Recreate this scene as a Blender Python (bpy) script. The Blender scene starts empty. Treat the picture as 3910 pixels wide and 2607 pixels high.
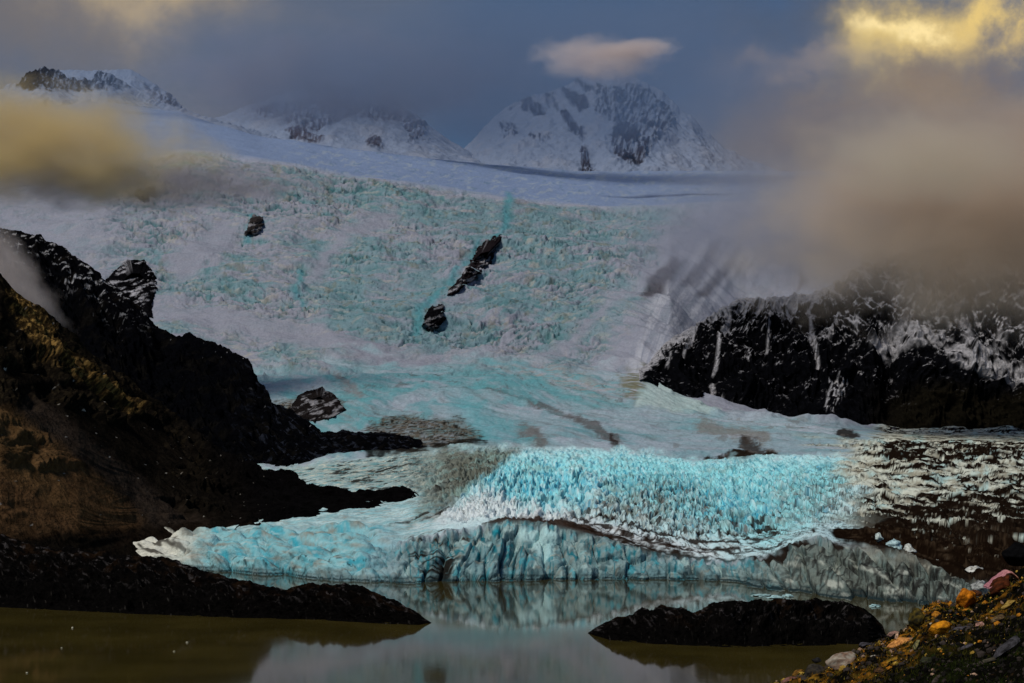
import bpy, math, random
import numpy as np
from mathutils import Vector, noise as mnoise

random.seed(7)
rng = np.random.default_rng(11)
sc = bpy.context.scene
COL = sc.collection

# ------------------------------------------------------------------ frame of reference
F = 6500.0; CX = 1955.0; YH = 1700.0; CAMZ = 100.0      # surveyed from the photograph: focal, centre, horizon, eye height above the lake


def at(px, y, D):
    px = np.asarray(px, float); y = np.asarray(y, float); D = np.asarray(D, float)
    return np.stack([(px - CX) / F * D, D + 0 * px, CAMZ - (y - YH) / F * D], -1)


def wl(y):                                  # distance of a shoreline seen at row y
    return CAMZ * F / (y - YH)


# ------------------------------------------------------------------ numpy noise
_P = rng.permutation(1024).astype(np.int32)
_P2 = np.concatenate([_P, _P, _P])
_A = rng.uniform(0, 2 * np.pi, 1024)
_GX = np.cos(_A).astype(np.float32); _GY = np.sin(_A).astype(np.float32)


def perlin(x, y, seed=0):
    x = x + seed * 17.31; y = y + seed * 9.73
    xi = np.floor(x).astype(np.int32); yi = np.floor(y).astype(np.int32)
    xf = (x - xi).astype(np.float32); yf = (y - yi).astype(np.float32)
    u = xf * xf * xf * (xf * (xf * 6 - 15) + 10); v = yf * yf * yf * (yf * (yf * 6 - 15) + 10)

    def g(ix, iy, dx, dy):
        h = _P2[(_P2[ix & 1023] + iy) & 1023]
        return _GX[h] * dx + _GY[h] * dy
    a = g(xi, yi, xf, yf); b = g(xi + 1, yi, xf - 1, yf)
    c = g(xi, yi + 1, xf, yf - 1); d = g(xi + 1, yi + 1, xf - 1, yf - 1)
    return ((a + (b - a) * u) + ((c + (d - c) * u) - (a + (b - a) * u)) * v) * 1.5


def fbm(x, y, oct=4, seed=0, gain=0.5, lac=2.03):
    s = 0; a = 1.0; t = 0
    for i in range(oct):
        s = s + a * perlin(x, y, seed + i * 3); t += a
        x = x * lac; y = y * lac; a *= gain
    return s / t


def ridged(x, y, oct=4, seed=0, gain=0.55, lac=2.07):     # 0..1, sharp crests at 1
    s = 0; a = 1.0; t = 0
    for i in range(oct):
        s = s + a * (1 - np.abs(perlin(x, y, seed + i * 3)) * 1.6); t += a
        x = x * lac; y = y * lac; a *= gain
    return np.clip(s / t, 0, 1)


def worley(x, y, seed=0):
    xi = np.floor(x).astype(np.int32); yi = np.floor(y).astype(np.int32)
    f1 = np.full(x.shape, 9.0); f2 = np.full(x.shape, 9.0); cid = np.zeros(x.shape)
    for dx in (-1, 0, 1):
        for dy in (-1, 0, 1):
            cx = xi + dx; cy = yi + dy
            h = _P2[(_P2[(cx + seed) & 1023] + cy) & 1023]
            h2 = _P2[(h + 331) & 1023]
            d = np.hypot(cx + h / 1024.0 - x, cy + h2 / 1024.0 - y)
            m = d < f1
            f2 = np.where(m, f1, np.minimum(f2, d)); cid = np.where(m, h2 / 1024.0, cid); f1 = np.where(m, d, f1)
    return f1, f2, cid


def ss(a, b, x):
    t = np.clip((x - a) / (b - a), 0, 1)
    return t * t * (3 - 2 * t)


def polymask(px, y, poly, soft):
    poly = np.array(poly, float)
    d = np.full(px.shape, 1e9); ins = np.zeros(px.shape, bool)
    for (x0, y0), (x1, y1) in zip(poly, np.roll(poly, -1, 0)):
        ex, ey = x1 - x0, y1 - y0
        t = np.clip(((px - x0) * ex + (y - y0) * ey) / (ex * ex + ey * ey + 1e-9), 0, 1)
        d = np.minimum(d, np.hypot(px - x0 - t * ex, y - y0 - t * ey))
        c = ((y0 > y) != (y1 > y)) & (px < ex * (y - y0) / (ey + 1e-9) + x0)
        ins ^= c
    return ss(-soft, soft, np.where(ins, d, -d))


def stroke(px, y, pts, w, soft):            # pts (x, y[, half width factor])
    d = np.full(px.shape, 1e9)
    for p0, p1 in zip(pts[:-1], pts[1:]):
        x0, y0 = p0[:2]; x1, y1 = p1[:2]
        w0 = p0[2] if len(p0) > 2 else 1; w1 = p1[2] if len(p1) > 2 else 1
        ex, ey = x1 - x0, y1 - y0
        t = np.clip(((px - x0) * ex + (y - y0) * ey) / (ex * ex + ey * ey + 1e-9), 0, 1)
        d = np.minimum(d, np.hypot(px - x0 - t * ex, y - y0 - t * ey) - w * (w0 + (w1 - w0) * t))
    return 1 - ss(-soft, soft, d)


def mix(c, col, m):
    m = np.clip(m, 0, 1)[..., None]
    return c * (1 - m) + np.array(col, float) * m


# ------------------------------------------------------------------ object helpers
def tag(o, label=None, cat=None, group=None, kind=None):
    if label: o['label'] = label
    if cat: o['category'] = cat
    if group: o['group'] = group
    if kind: o['kind'] = kind
    return o


def mesh_from(name, V, Q, col=None, mat=None, smooth=True):
    V = np.ascontiguousarray(V.reshape(-1, 3), dtype=np.float32)
    Q = np.ascontiguousarray(Q, dtype=np.int32)
    n = Q.shape[1]
    me = bpy.data.meshes.new(name)
    me.vertices.add(len(V)); me.vertices.foreach_set('co', V.ravel())
    me.loops.add(Q.size); me.loops.foreach_set('vertex_index', Q.ravel())
    me.polygons.add(len(Q)); me.polygons.foreach_set('loop_start', np.arange(0, Q.size, n, dtype=np.int32))
    me.polygons.foreach_set('use_smooth', np.full(len(Q), smooth))
    me.update(calc_edges=True)
    if col is not None:
        a = me.color_attributes.new('Col', 'FLOAT_COLOR', 'POINT')
        c = np.ones((len(V), 4), np.float32); c[:, :3] = np.clip(col.reshape(-1, 3), 0, 1)
        a.data.foreach_set('color', c.ravel())
    if mat: me.materials.append(mat)
    o = bpy.data.objects.new(name, me); COL.objects.link(o)
    return o


def grid_faces(nr, nc):
    i = np.arange(nr * nc).reshape(nr, nc)
    return np.stack([i[:-1, :-1], i[:-1, 1:], i[1:, 1:], i[1:, :-1]], -1).reshape(-1, 4)


class Loft:
    """A terrain surface hung on feature lines (each a list of column, row, distance), bottom line first."""
    def __init__(s, lines, pxs, rows, smooth=2):
        L = []
        for ln in lines:
            a = np.array(ln, float)
            L.append((np.interp(pxs, a[:, 0], a[:, 1]), np.interp(pxs, a[:, 0], a[:, 2])))
        Y = []; D = []; T = []
        for k in range(len(L) - 1):
            n = rows[k]
            for j in range(n + (k == len(L) - 2)):
                t = j / n
                Y.append(L[k][0] * (1 - t) + L[k + 1][0] * t); D.append(L[k][1] * (1 - t) + L[k + 1][1] * t); T.append(k + t)
        s.Y = np.array(Y); s.D = np.array(D); s.T = np.array(T)[:, None] + 0 * s.Y; s.PX = pxs[None, :] + 0 * s.Y
        for _ in range(smooth):
            for A in (s.Y, s.D):
                B = A.copy(); B[1:-1] = (A[:-2] + 2 * A[1:-1] + A[2:]) / 4
                C = B.copy(); C[:, 1:-1] = (B[:, :-2] + 2 * B[:, 1:-1] + B[:, 2:]) / 4
                A[:] = C
        s.P = at(s.PX, s.Y, s.D)
        s.X = s.P[..., 0]
        st = np.hypot(np.diff(s.P[..., 1], axis=0), np.diff(s.P[..., 2], axis=0))
        c = s.P.shape[1] // 2
        s.S = np.concatenate([[0], np.cumsum(st.mean(1))])[:, None] + 0 * s.Y
        s.normals()

    def normals(s):
        du = np.gradient(s.P, axis=1); dv = np.gradient(s.P, axis=0)
        n = np.cross(du, dv); s.N = n / (np.linalg.norm(n, axis=-1, keepdims=True) + 1e-9)
        return s.N

    def push(s, h, N=None):
        s.P = s.P + (s.N if N is None else N) * h[..., None]

    def slope_light(s): return s.N[..., 2]

    def build(s, name, col, mat):
        return mesh_from(name, s.P, grid_faces(*s.P.shape[:2]), col, mat)


# ------------------------------------------------------------------ materials
def nd(nt, t, loc=None, **kw):
    n = nt.nodes.new(t)
    for k, v in kw.items():
        if k in n.inputs.keys(): n.inputs[k].default_value = v
        else: setattr(n, k, v)
    return n


def surf_mat(name, rough=0.8, spec=0.3, bumps=((0.05, 6.0, 0.5),), var=0.25, vscale=0.2, base=None):
    """vertex colour times fine world-space variation, with bump; bumps = (noise scale per metre, distance m, strength)"""
    m = bpy.data.materials.new(name); m.use_nodes = True
    nt = m.node_tree; b = nt.nodes['Principled BSDF']; L = nt.links.new
    b.inputs['Roughness'].default_value = rough; b.inputs['Specular IOR Level'].default_value = spec
    geo = nd(nt, 'ShaderNodeNewGeometry')
    if base is None:
        src = nd(nt, 'ShaderNodeAttribute', attribute_name='Col').outputs['Color']
    else:
        rgb = nd(nt, 'ShaderNodeRGB'); rgb.outputs[0].default_value = (*base, 1); src = rgb.outputs[0]
    n = nd(nt, 'ShaderNodeTexNoise', Scale=vscale, Detail=6.0, Roughness=0.65); L(geo.outputs['Position'], n.inputs['Vector'])
    mr = nd(nt, 'ShaderNodeMapRange'); L(n.outputs['Fac'], mr.inputs['Value'])
    for k, v in (('From Min', 0.3), ('From Max', 0.7), ('To Min', 1 - var), ('To Max', 1 + var)): mr.inputs[k].default_value = v
    mu = nd(nt, 'ShaderNodeVectorMath', operation='SCALE'); L(src, mu.inputs[0]); L(mr.outputs[0], mu.inputs['Scale'])
    L(mu.outputs[0], b.inputs['Base Color'])
    prev = None
    for sca, dist, stg in bumps:
        nn = nd(nt, 'ShaderNodeTexNoise', Scale=sca, Detail=5.0, Roughness=0.6); L(geo.outputs['Position'], nn.inputs['Vector'])
        bp = nd(nt, 'ShaderNodeBump', Strength=stg, Distance=dist); L(nn.outputs['Fac'], bp.inputs['Height'])
        if prev: L(prev.outputs[0], bp.inputs['Normal'])
        prev = bp
    if prev: L(prev.outputs[0], b.inputs['Normal'])
    return m


M_ICE = surf_mat('glacier ice', 0.7, 0.0, ((0.12, 5.0, 0.6), (0.5, 1.2, 0.5)), 0.12, 0.25)
M_SNOW = surf_mat('mountain snow and rock', 0.9, 0.0, ((0.01, 40.0, 0.5),), 0.12, 0.03)
M_ROCK = surf_mat('dark wet rock', 0.95, 0.0, ((0.06, 8.0, 0.9), (0.3, 2.0, 0.8)), 0.55, 0.12)
M_ISLET = surf_mat('islet rock', 0.9, 0.0, ((0.15, 4.0, 0.9), (0.8, 0.8, 0.8)), 0.5, 0.3)
M_SOIL = surf_mat('mossy moraine soil', 0.95, 0.0, ((3.0, 0.15, 0.9), (14.0, 0.04, 0.8)), 0.5, 6.0)
M_STONE = surf_mat('lichened stone', 0.9, 0.03, ((4.0, 0.08, 0.8), (25.0, 0.015, 0.8)), 0.45, 7.0)

# ------------------------------------------------------------------ GLACIER (ice front, serac wave, plateau, icefall, snowfield)
pxs = np.linspace(-500, 4500, 1350)
wlr = [(-500, 2120), (300, 2150), (780, 2183), (1100, 2203), (1300, 2222), (1600, 2228), (2000, 2218), (2500, 2215), (2750, 2222), (3000, 2262), (3300, 2300), (3600, 2318), (3910, 2330), (4500, 2350)]
base0 = [(x, y + 14, wl(y) - 4) for x, y in wlr]
crest = [(-500, 2100, 1560), (300, 2110, 1490), (430, 2108, 1440), (600, 2085, 1420), (800, 2085, 1400), (1000, 2095, 1372), (1200, 2095, 1335), (1400, 2085, 1310), (1550, 2065, 1302), (1700, 2035, 1305), (1850, 2008, 1312), (1930, 1990, 1318), (2050, 1995, 1318), (2200, 2032, 1312), (2400, 2090, 1300), (2600, 2138, 1290), (2720, 2150, 1280), (2850, 2143, 1262), (2960, 2120, 1245), (3060, 2070, 1235), (3120, 2045, 1228), (3180, 2070, 1220), (3270, 2090, 1195), (3400, 2118, 1160), (3500, 2145, 1140), (3600, 2185, 1110), (3680, 2225, 1090), (3800, 2230, 1080), (4500, 2250, 1060)]
foot = [(-500, 2075, 1650), (300, 2080, 1560), (600, 2062, 1520), (800, 2048, 1500), (1000, 2032, 1480), (1300, 2018, 1450), (1530, 2003, 1440), (1700, 1960, 1430), (1850, 1925, 1420), (2200, 1950, 1410), (2700, 2010, 1400), (3000, 1990, 1390), (3300, 1960, 1390), (3600, 2000, 1330), (3910, 2040, 1280), (4500, 2060, 1250)]
wtop = [(-500, 1800, 2000), (300, 1790, 2000), (1100, 1790, 1900), (1250, 1765, 1880), (1450, 1752, 1870), (1600, 1728, 1860), (1750, 1713, 1835), (1900, 1708, 1820), (2150, 1713, 1830), (2400, 1724, 1815), (2560, 1748, 1780), (2680, 1766, 1750), (2800, 1750, 1770), (2950, 1738, 1800), (3200, 1740, 1790), (3500, 1745, 1750), (3910, 1770, 1700), (4500, 1780, 1700)]
plat = [(-500, 1700, 2400), (300, 1680, 2400), (1150, 1660, 2350), (1400, 1600, 2350), (1700, 1590, 2400), (2300, 1600, 2400), (2700, 1620, 2400), (3000, 1640, 2350), (3400, 1680, 2250), (3910, 1690, 2200), (4500, 1700, 2200)]
ffoot = [(-500, 1500, 2900), (600, 1400, 2900), (1000, 1420, 2850), (1300, 1395, 2850), (1600, 1385, 2900), (2000, 1385, 2950), (2300, 1400, 2900), (2450, 1415, 2800), (2560, 1490, 2720), (2700, 1555, 2680), (2780, 1580, 2660), (3000, 1592, 2650), (3200, 1615, 2640), (3400, 1645, 2620), (3910, 1650, 2600), (4500, 1650, 2600)]
fmid = [(-500, 1100, 3600), (400, 1060, 3500), (1100, 1030, 3500), (1700, 1040, 3500), (2300, 1080, 3500), (2560, 1130, 3400), (2700, 1300, 3400), (2850, 1520, 3350), (3000, 1580, 3300), (3910, 1630, 3300), (4500, 1630, 3300)]
lip = [(-500, 760, 4300), (0, 700, 4300), (400, 620, 4300), (700, 575, 4300), (900, 590, 4300), (1100, 625, 4300), (1300, 660, 4300), (1500, 690, 4300), (1800, 730, 4350), (2100, 770, 4400), (2350, 790, 4400), (2600, 775, 4400), (2900, 760, 4400), (3300, 750, 4400), (3910, 760, 4400), (4500, 760, 4400)]
snowf = [(-500, 560, 5400), (0, 500, 5400), (400, 440, 5400), (700, 450, 5400), (1000, 520, 5400), (1300, 565, 5400), (1600, 600, 5400), (2000, 670, 5400), (2400, 712, 5500), (2800, 708, 5600), (3300, 708, 5600), (3910, 730, 5600), (4500, 730, 5600)]
back = [(-500, 470, 6900), (0, 430, 6900), (400, 385, 6900), (700, 430, 6900), (1000, 540, 6900), (1400, 585, 6900), (1800, 620, 6900), (2200, 655, 6900), (2700, 650, 6900), (3300, 655, 6900), (4500, 660, 6900)]
rows = [75, 50, 190, 70, 90, 150, 150, 50, 20]
G = Loft([base0, crest, foot, wtop, plat, ffoot, fmid, lip, snowf, back], pxs, rows, 3)
X, S, T, PX, Y = G.X, G.S, G.T, G.PX, G.Y

wx = 26 * fbm(X / 60, S / 60, 3, 5); wy = 26 * fbm(X / 60, S / 60, 3, 9)          # domain warp
z_cliff = 1 - ss(0.85, 1.15, T)
z_lobe = (1 - ss(1350, 1600, PX)) * ss(0.0, 0.3, T) * (1 - ss(1.9, 2.1, T))       # the low rounded lobe at left
z_wave = ss(1.0, 1.15, T) * (1 - ss(2.93, 3.15, T + .22 * fbm(PX / 60, Y / 20, 4, 13)))
z_plat = ss(2.9, 3.2, T) * (1 - ss(4.75, 5.10, T + .45 * fbm(PX / 170, Y / 45, 4, 12)))
z_fall = ss(4.75, 5.10, T + .45 * fbm(PX / 170, Y / 45, 4, 12)) * (1 - ss(6.92, 7.03, T))
z_snow = ss(6.9, 7.05, T)
right = ss(3190, 3330, PX + 260 * fbm(X / 80, S / 80, 3, 3) - 0.25 * (Y - 1900))      # debris covered part

# warped picture columns / rows, so that painted outlines stay ragged
qx = PX + 26 * fbm(PX / 55, Y / 40, 4, 21); qy = Y + 18 * fbm(PX / 55, Y / 40, 4, 27)

# smooth snow tongues inside the icefall
smooth_fall = np.zeros_like(PX)
for pts, w in (([(560, 1180), (900, 1240), (1250, 1300), (1500, 1370), (1700, 1400)], 42),
               ([(2050, 1370), (2200, 1290), (2330, 1150), (2500, 1050)], 26),
               ([(2480, 1370), (2430, 1440), (2380, 1500), (2300, 1380), (2500, 1250), (2560, 1100)], 40),
               ([(2560, 1250), (2620, 1150), (2700, 1080)], 60),
               ([(1200, 1040), (1330, 880), (1500, 820)], 30), ([(700, 1000), (850, 900)], 60),
               ([(2600, 960), (2800, 960), (3200, 980)], 90)):
    smooth_fall = np.maximum(smooth_fall, stroke(qx, qy, pts, w, 30))
smooth_fall = np.maximum(smooth_fall, ss(2350, 2750, qx - 0.6 * (900 - qy)))
smooth_fall = np.maximum(smooth_fall, (1 - ss(250, 700, qx)) * 0.85)
patch = ss(-0.18, 0.25, fbm(X / 210, S / 260, 4, 31))
fall_rough = z_fall * (0.35 + 0.65 * patch) * (1 - 0.9 * smooth_fall)

# --- icefall blocks
r1 = ridged((X + wx) / 75, (S + wy) / 60, 5, 41, 0.62)
b1, b2, bid = worley((X + wx) / 26, (S + wy) / 17, 5)
blocks = np.clip((b2 - b1) * 1.6, 0, 1)
h_fall = (r1 - 0.55) * 15 + ((blocks - 0.5) * 5 + (bid - 0.5) * 6) * ss(-.1, .3, fbm(X / 120, S / 120, 3, 40))
fine = fbm(X / 9, S / 8, 3, 47)
h_fall = h_fall + fine * 2.6
def turned(sc_u, sc_v, oct, sd, deg, f=fbm, gain=.6):            # noise stretched along a direction that leans right in the right half and dips left of the rock rib
    a, b = np.radians(deg), np.radians(-14)
    wgt = ss(1350, 1950, PX) * ss(700, 900, Y)
    xa, ya = X + wx, S + wy
    A_ = f((xa * np.cos(a) + ya * np.sin(a)) / sc_u, (ya * np.cos(a) - xa * np.sin(a)) / sc_v, oct, sd, gain)
    B_ = f((xa * np.cos(b) + ya * np.sin(b)) / sc_u, (ya * np.cos(b) - xa * np.sin(b)) / sc_v, oct, sd + 1, gain)
    return B_ + (A_ - B_) * wgt
def thin(a_, b_, o_, sd_, g_): return 1 - np.abs(perlin(a_, b_, sd_))
crev = np.maximum(ss(.84, .95, turned(130, 26, 1, 43, 48, thin)) * ss(-.2, .1, fbm(X / 90, S / 90, 3, 44)), ss(.82, .95, turned(60, 13, 1, 45, 48, thin)) * ss(-.1, .15, fbm(X / 60, S / 60, 3, 46)))
t2 = turned(30, 17, 4, 92, 48)
h_fall = h_fall * .8 - 9 * np.clip(t2, -.4, .6) + 8 * ss(-.1, .4, turned(60, 40, 3, 38, 48)) * (bid - .3)
h_fall = h_fall - crev * 7
# --- serac wave: fins running down slope, fanning to the right
ang = 0.0 + 0.55 * ss(2300, 3300, PX) - 0.25 * (1 - ss(1700, 2100, PX))
fx = (X + 0.3 * wx) * np.cos(ang) + S * np.sin(ang); fs = S * np.cos(ang) - X * np.sin(ang)
fin = ridged(fx / 4.6, fs / 85, 3, 51, 0.6)
fin = .6 + (fin - .6) * (.35 + 1.3 * ss(-.3, .35, fbm(X / 45, S / 60, 3, 52)))
fin2 = ridged((X + wx) / 22, (S + wy) / 40, 3, 57)
in_wave = (1 - .85 * ss(2050, 2250, PX) * (1 - ss(1.6, 2.05, T))) * z_wave * ss(1.15, 1.6, T) * ss(1500, 1800, PX + 1.0 * (1900 - Y)) * (1 - right)
k1, k2, kid = worley((fx + .25 * wy) / 5.5, fs / 34, 21)
k3, k4, kid2 = worley((fx + .25 * wx) / 12, fs / 60, 23)
h_wave = ((fin - 0.6) * 4.5 + (fin2 - 0.6) * 4 + (kid - .5) * 5.5 + (np.clip((k2 - k1) * 4, 0, 1) - 1) * 4.5 + (kid2 - .5) * 5 + (np.clip((k4 - k3) * 5, 0, 1) - 1) * 3) * (1 - .7 * ss(2.55, 2.95, T + .25 * fbm(X / 60, S / 60, 3, 50))) + 1.6 * fbm(X / 3.5, S / 6, 2, 59)
# --- front cliff: vertical flutes and bays
fl = ridged((X + 0.5 * wx) / 21, S / 170, 3, 61, 0.6)
c1, c2, cid = worley((X + 0.35 * wx) / 13, (S + 0.6 * wy) / 26 + 3, 8)
e1, e2, eid = worley((X + 0.2 * wx) / 5.5, (S + .3 * wy) / 9, 9)
crack = np.clip((c2 - c1) * 5, 0, 1)
h_cliff = (fl - 0.55) * 4 + (crack - 1) * 4.5 + (cid - 0.5) * 7 + (eid - .5) * 2.2 + 4 * fbm((X + wx) / 34, (S + wy) / 25, 2, 62) + 1.3 * fbm(X / 5, S / 5, 3, 63)
notch = 1 - ss(2.0, 7.0, np.abs(G.P[..., 2] - 2.0))
# --- lobe: rounded bulges
l1, l2, lid = worley((X + 0.8 * wx) / 30, (S + 0.8 * wy) / 26, 14)
h_lobe = (0.30 - l1 * l1) * 26 * (.6 + .8 * lid) + 5 * fbm((X + wx) / 35, (S + wy) / 20, 3, 66) + 1.6 * fbm(X / 8, S / 7, 3, 67)
# --- debris covered humps
hum = fbm((X + wx) / 42, (S + wy) / 42, 5, 71, 0.58)
hr = ridged((X + wx) / 30, (S + wy) / 26, 4, 75)
h_deb = hum * 14 + (hr - 0.5) * 9
h_plat = 9 * fbm(X / 120, S / 110, 3, 77) + 3 * fbm(X / 30, S / 26, 4, 78) + 0.8 * fbm(X / 8, S / 8, 2, 79)

cl = z_cliff * (1 - z_lobe)
lobe_w = z_lobe
h = (z_fall * (26 * fbm(X / 260, S / 200, 3, 48) + 9 * fbm(X / 90, S / 70, 3, 49)) + fall_rough * h_fall + z_fall * (1 - fall_rough) * (4 * fbm(X / 60, S / 60, 4, 81)) +
     in_wave * h_wave + (z_wave * (1 - in_wave) * (1 - right) * (1 - lobe_w)) * (4 * fbm(X / 25, S / 30, 4, 83)) +
     right * (1 - z_cliff) * h_deb * (1 - ss(3.4, 4.3, T)) + z_plat * (1 - right) * h_plat + cl * (h_cliff - 3 * notch) + lobe_w * h_lobe +
     z_snow * 8 * fbm(X / 160, S / 120, 4, 85))
h *= ss(0, 0.06, T) * 0.9 + 0.1
G.push(h)
G.P[..., 2] += (ridged(X / 8.5, S / 400, 3, 33) - .55) * 6.5 * ss(.70, .95, T) * (1 - ss(1.0, 1.12, T)) * ss(0, .4, 1 - z_lobe)
G.normals()
V2 = G.P[..., 2] + 0.30 * S                                                         # height plus a little run-out: strata coordinate

# --- colours of ice, snow and debris
cav = ss(0.15, -0.35, h / 20.0 + 0.25 * fine)                                       # deep openings show older, bluer ice
c = np.zeros(PX.shape + (3,)) + np.array([0.46, 0.46, 0.53])
c = mix(c, (0.20, 0.27, 0.43), z_snow)
c = mix(c, (0.28, 0.34, 0.43), z_snow * ss(.05, .35, fbm(qx / 50, qy / 9, 4, 86)) * ss(900, 1300, PX) * .8)
c = mix(c, (0.12, 0.20, 0.30), z_snow * ss(.25, .45, fbm(qx / 26, qy / 8, 3, 87)) * ss(1000, 1400, PX) * .6)                                           # upper snow, with blue shade and haze painted into its colour
# icefall: snow, blue-green ice in the broken parts, old dusty ice
c = mix(c, (0.275, 0.29, 0.36), z_fall)  # dimmer than the serac wave: weaker light painted into the snow
reg = np.zeros_like(PX)
for poly, k in (([(1150, 960), (1350, 880), (1700, 1000), (1750, 1200), (1700, 1350), (1350, 1300), (1180, 1150)], .9), ([(1050, 640), (1500, 700), (2000, 790), (2700, 770), (2500, 900), (1950, 1000), (1700, 880), (1200, 760)], .8),
                ([(1900, 1000), (2300, 900), (2350, 1050), (2100, 1200), (1800, 1320), (1700, 1250)], .8), ([(2050, 1280), (2200, 1130), (2450, 1070), (2440, 1180), (2300, 1330), (2100, 1370)], 1.0),
                ([(560, 950), (1000, 1000), (1000, 1150), (640, 1160)], .7), ([(900, 1290), (1250, 1330), (1500, 1400), (1400, 1440), (1000, 1400)], .7)):
    reg = np.maximum(reg, polymask(qx, qy, poly, 60) * k)
fr = z_fall * (1 - .9 * smooth_fall)
t1 = turned(150, 62, 5, 91, 48)
t3 = fbm(PX / 9, Y / 7, 3, 94)
c = mix(c, (0.145, 0.27, 0.31), fr * np.clip(ss(.22, -.30, t1 - .55 * reg + .16) * 0 + ss(-.12, .30, t1 + .42 * reg - .10 + .25 * t2), 0, 1) * .80)
c = mix(c, (0.075, 0.20, 0.22), fr * ss(.06, .50, t2 + .30 * reg * t1 + .04) * (.3 + .7 * reg) * .85)
c = mix(c, (0.40, 0.385, 0.345), fr * ss(.02, .50, turned(46, 22, 4, 97, 48) - .15 * t2) * .62)
c = mix(c, (0.16, 0.165, 0.12), fr * ss(.20, .42, fbm(qx / 48, qy / 30, 4, 95)) * .5)
c = mix(c, (0.030, 0.075, 0.085), fr * ss(.26, .42, fbm(PX / 17, Y / 9, 4, 96, .6)) * ss(-.1, .2, t1 + .3 * reg) * .75)
c = mix(c, (0.045, 0.15, 0.17), fr * crev * (.35 + .65 * patch) * .9)
c = c * (1 + .13 * (fr * t3))[..., None]
for pts, w in (([(1945, 750), (1935, 850), (1850, 960)], 14), ([(1690, 1110), (1610, 1180), (1590, 1250)], 16), ([(1830, 930), (1720, 1080)], 13),
               ([(960, 820), (945, 900)], 10), ([(1150, 1030), (1125, 1100), (1160, 1160)], 12)):
    c = mix(c, (0.07, 0.26, 0.31), stroke(qx, qy, pts, w, 14) * 0.75)
# plateau: smooth grey blue with teal tints, faint stripes of dirt along the flow
c = mix(c, (0.24, 0.37, 0.43), z_plat * (0.85))
c = mix(c, (0.36, 0.43, 0.51), z_plat * ss(-0.1, 0.4, fbm(X / 130, S / 90, 4, 101)) * 0.8)
tl = polymask(qx, qy, [(1300, 1400), (1600, 1395), (2000, 1400), (2330, 1440), (2500, 1530), (2300, 1560), (1900, 1500), (1500, 1480), (1400, 1560), (1700, 1600), (1830, 1660), (1800, 1710), (1620, 1600), (1300, 1640), (1220, 1560)], 30)
c = mix(c, (0.11, 0.31, 0.35), tl * (0.35 + 0.5 * ss(-0.3, 0.3, fbm(X / 45, S / 30, 4, 103))))
c = mix(c, (0.33, 0.28, 0.27), polymask(qx, qy, [(1800, 1385), (2100, 1390), (2340, 1450), (2560, 1560), (2300, 1510), (2000, 1440)], 25) * ss(0.45, 0.8, ridged(X / 50, S / 14, 3, 105)) * 0.7)
psi = Y - .20 * np.clip(PX - 1150, 0, 1350) + 60 * np.exp(-((PX - 1900) / 420.) ** 2) * ss(1560, 1450, Y) - .05 * np.clip(PX - 2500, 0, 900)
fl_ = fbm(PX / 260, psi / 13, 5, 108, .6); fl2 = fbm(PX / 420, psi / 34, 4, 106, .55)
c = mix(c, (0.12, 0.33, 0.38), z_plat * ss(-.05, .3, fl2) * (1 - .5 * ss(2300, 2900, PX)) * .7)
c = mix(c, (0.36, 0.40, 0.48), z_plat * ss(.0, .35, fl_) * .55)
c = mix(c, (0.17, 0.19, 0.20), z_plat * ss(.10, .42, fbm(PX / 200, psi / 9, 4, 104)) * ss(1450, 1520, Y) * .45)
c = mix(c, (0.11, 0.13, 0.135), tl * ss(.12, .38, fbm((PX + Y) / 60, psi / 10, 5, 102, .65)) * .75)
c = mix(c, (0.12, 0.38, 0.44), z_plat * stroke(qx, qy, [(1780, 1560), (1850, 1640), (1900, 1700)], 40, 60) * .7)
c = c * (1 + z_plat * .14 * fbm(PX / 30, Y / 9, 4, 100))[..., None]
for pts, w, sft, col, k in (
        ([(1850, 1480, .4), (2050, 1540, .6), (2250, 1620, 1), (2360, 1690, 1.8)], 14, 20, (0.09, 0.075, 0.07), .75),
        ([(2000, 1640), (2040, 1660), (2060, 1690)], 26, 40, (0.14, 0.12, 0.11), .75),
        ([(2330, 1670), (2360, 1700)], 10, 14, (0.03, 0.02, 0.018), .9),
        ([(2680, 1625), (2780, 1650), (2920, 1668)], 22, 34, (0.2, 0.18, 0.16), .7),
        ([(2650, 1768, .3), (2780, 1744, 1), (2860, 1736, 1.2), (2960, 1720, .4)], 17, 10, (0.02, 0.014, 0.01), 1),
        ([(2850, 1690), (2900, 1725)], 26, 26, (0.03, 0.02, 0.015), .9),
        ([(3205, 1650), (3260, 1668)], 18, 16, (0.02, 0.014, 0.012), .95),
        ([(1290, 1440), (1370, 1500), (1340, 1480)], 12, 34, (0.24, 0.19, 0.19), .6)):
    c = mix(c, col, k * ss(.30, .66, stroke(qx, qy, pts, w, sft * 1.5) * .98 + .38 * fbm(X / 11, V2 / 2.2, 5, 107, .7)))
c = mix(c, (0.16, 0.15, 0.14), z_plat * ss(.22, .45, fbm(qx / 90, qy / 12, 4, 109)) * ss(2300, 2700, PX) * .55)
c = mix(c, (0.11, 0.36, 0.41), z_plat * ss(.0, .35, fbm(qx / 120, qy / 40, 4, 110)) * (1 - ss(1900, 2300, PX)) * .6)
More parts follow.
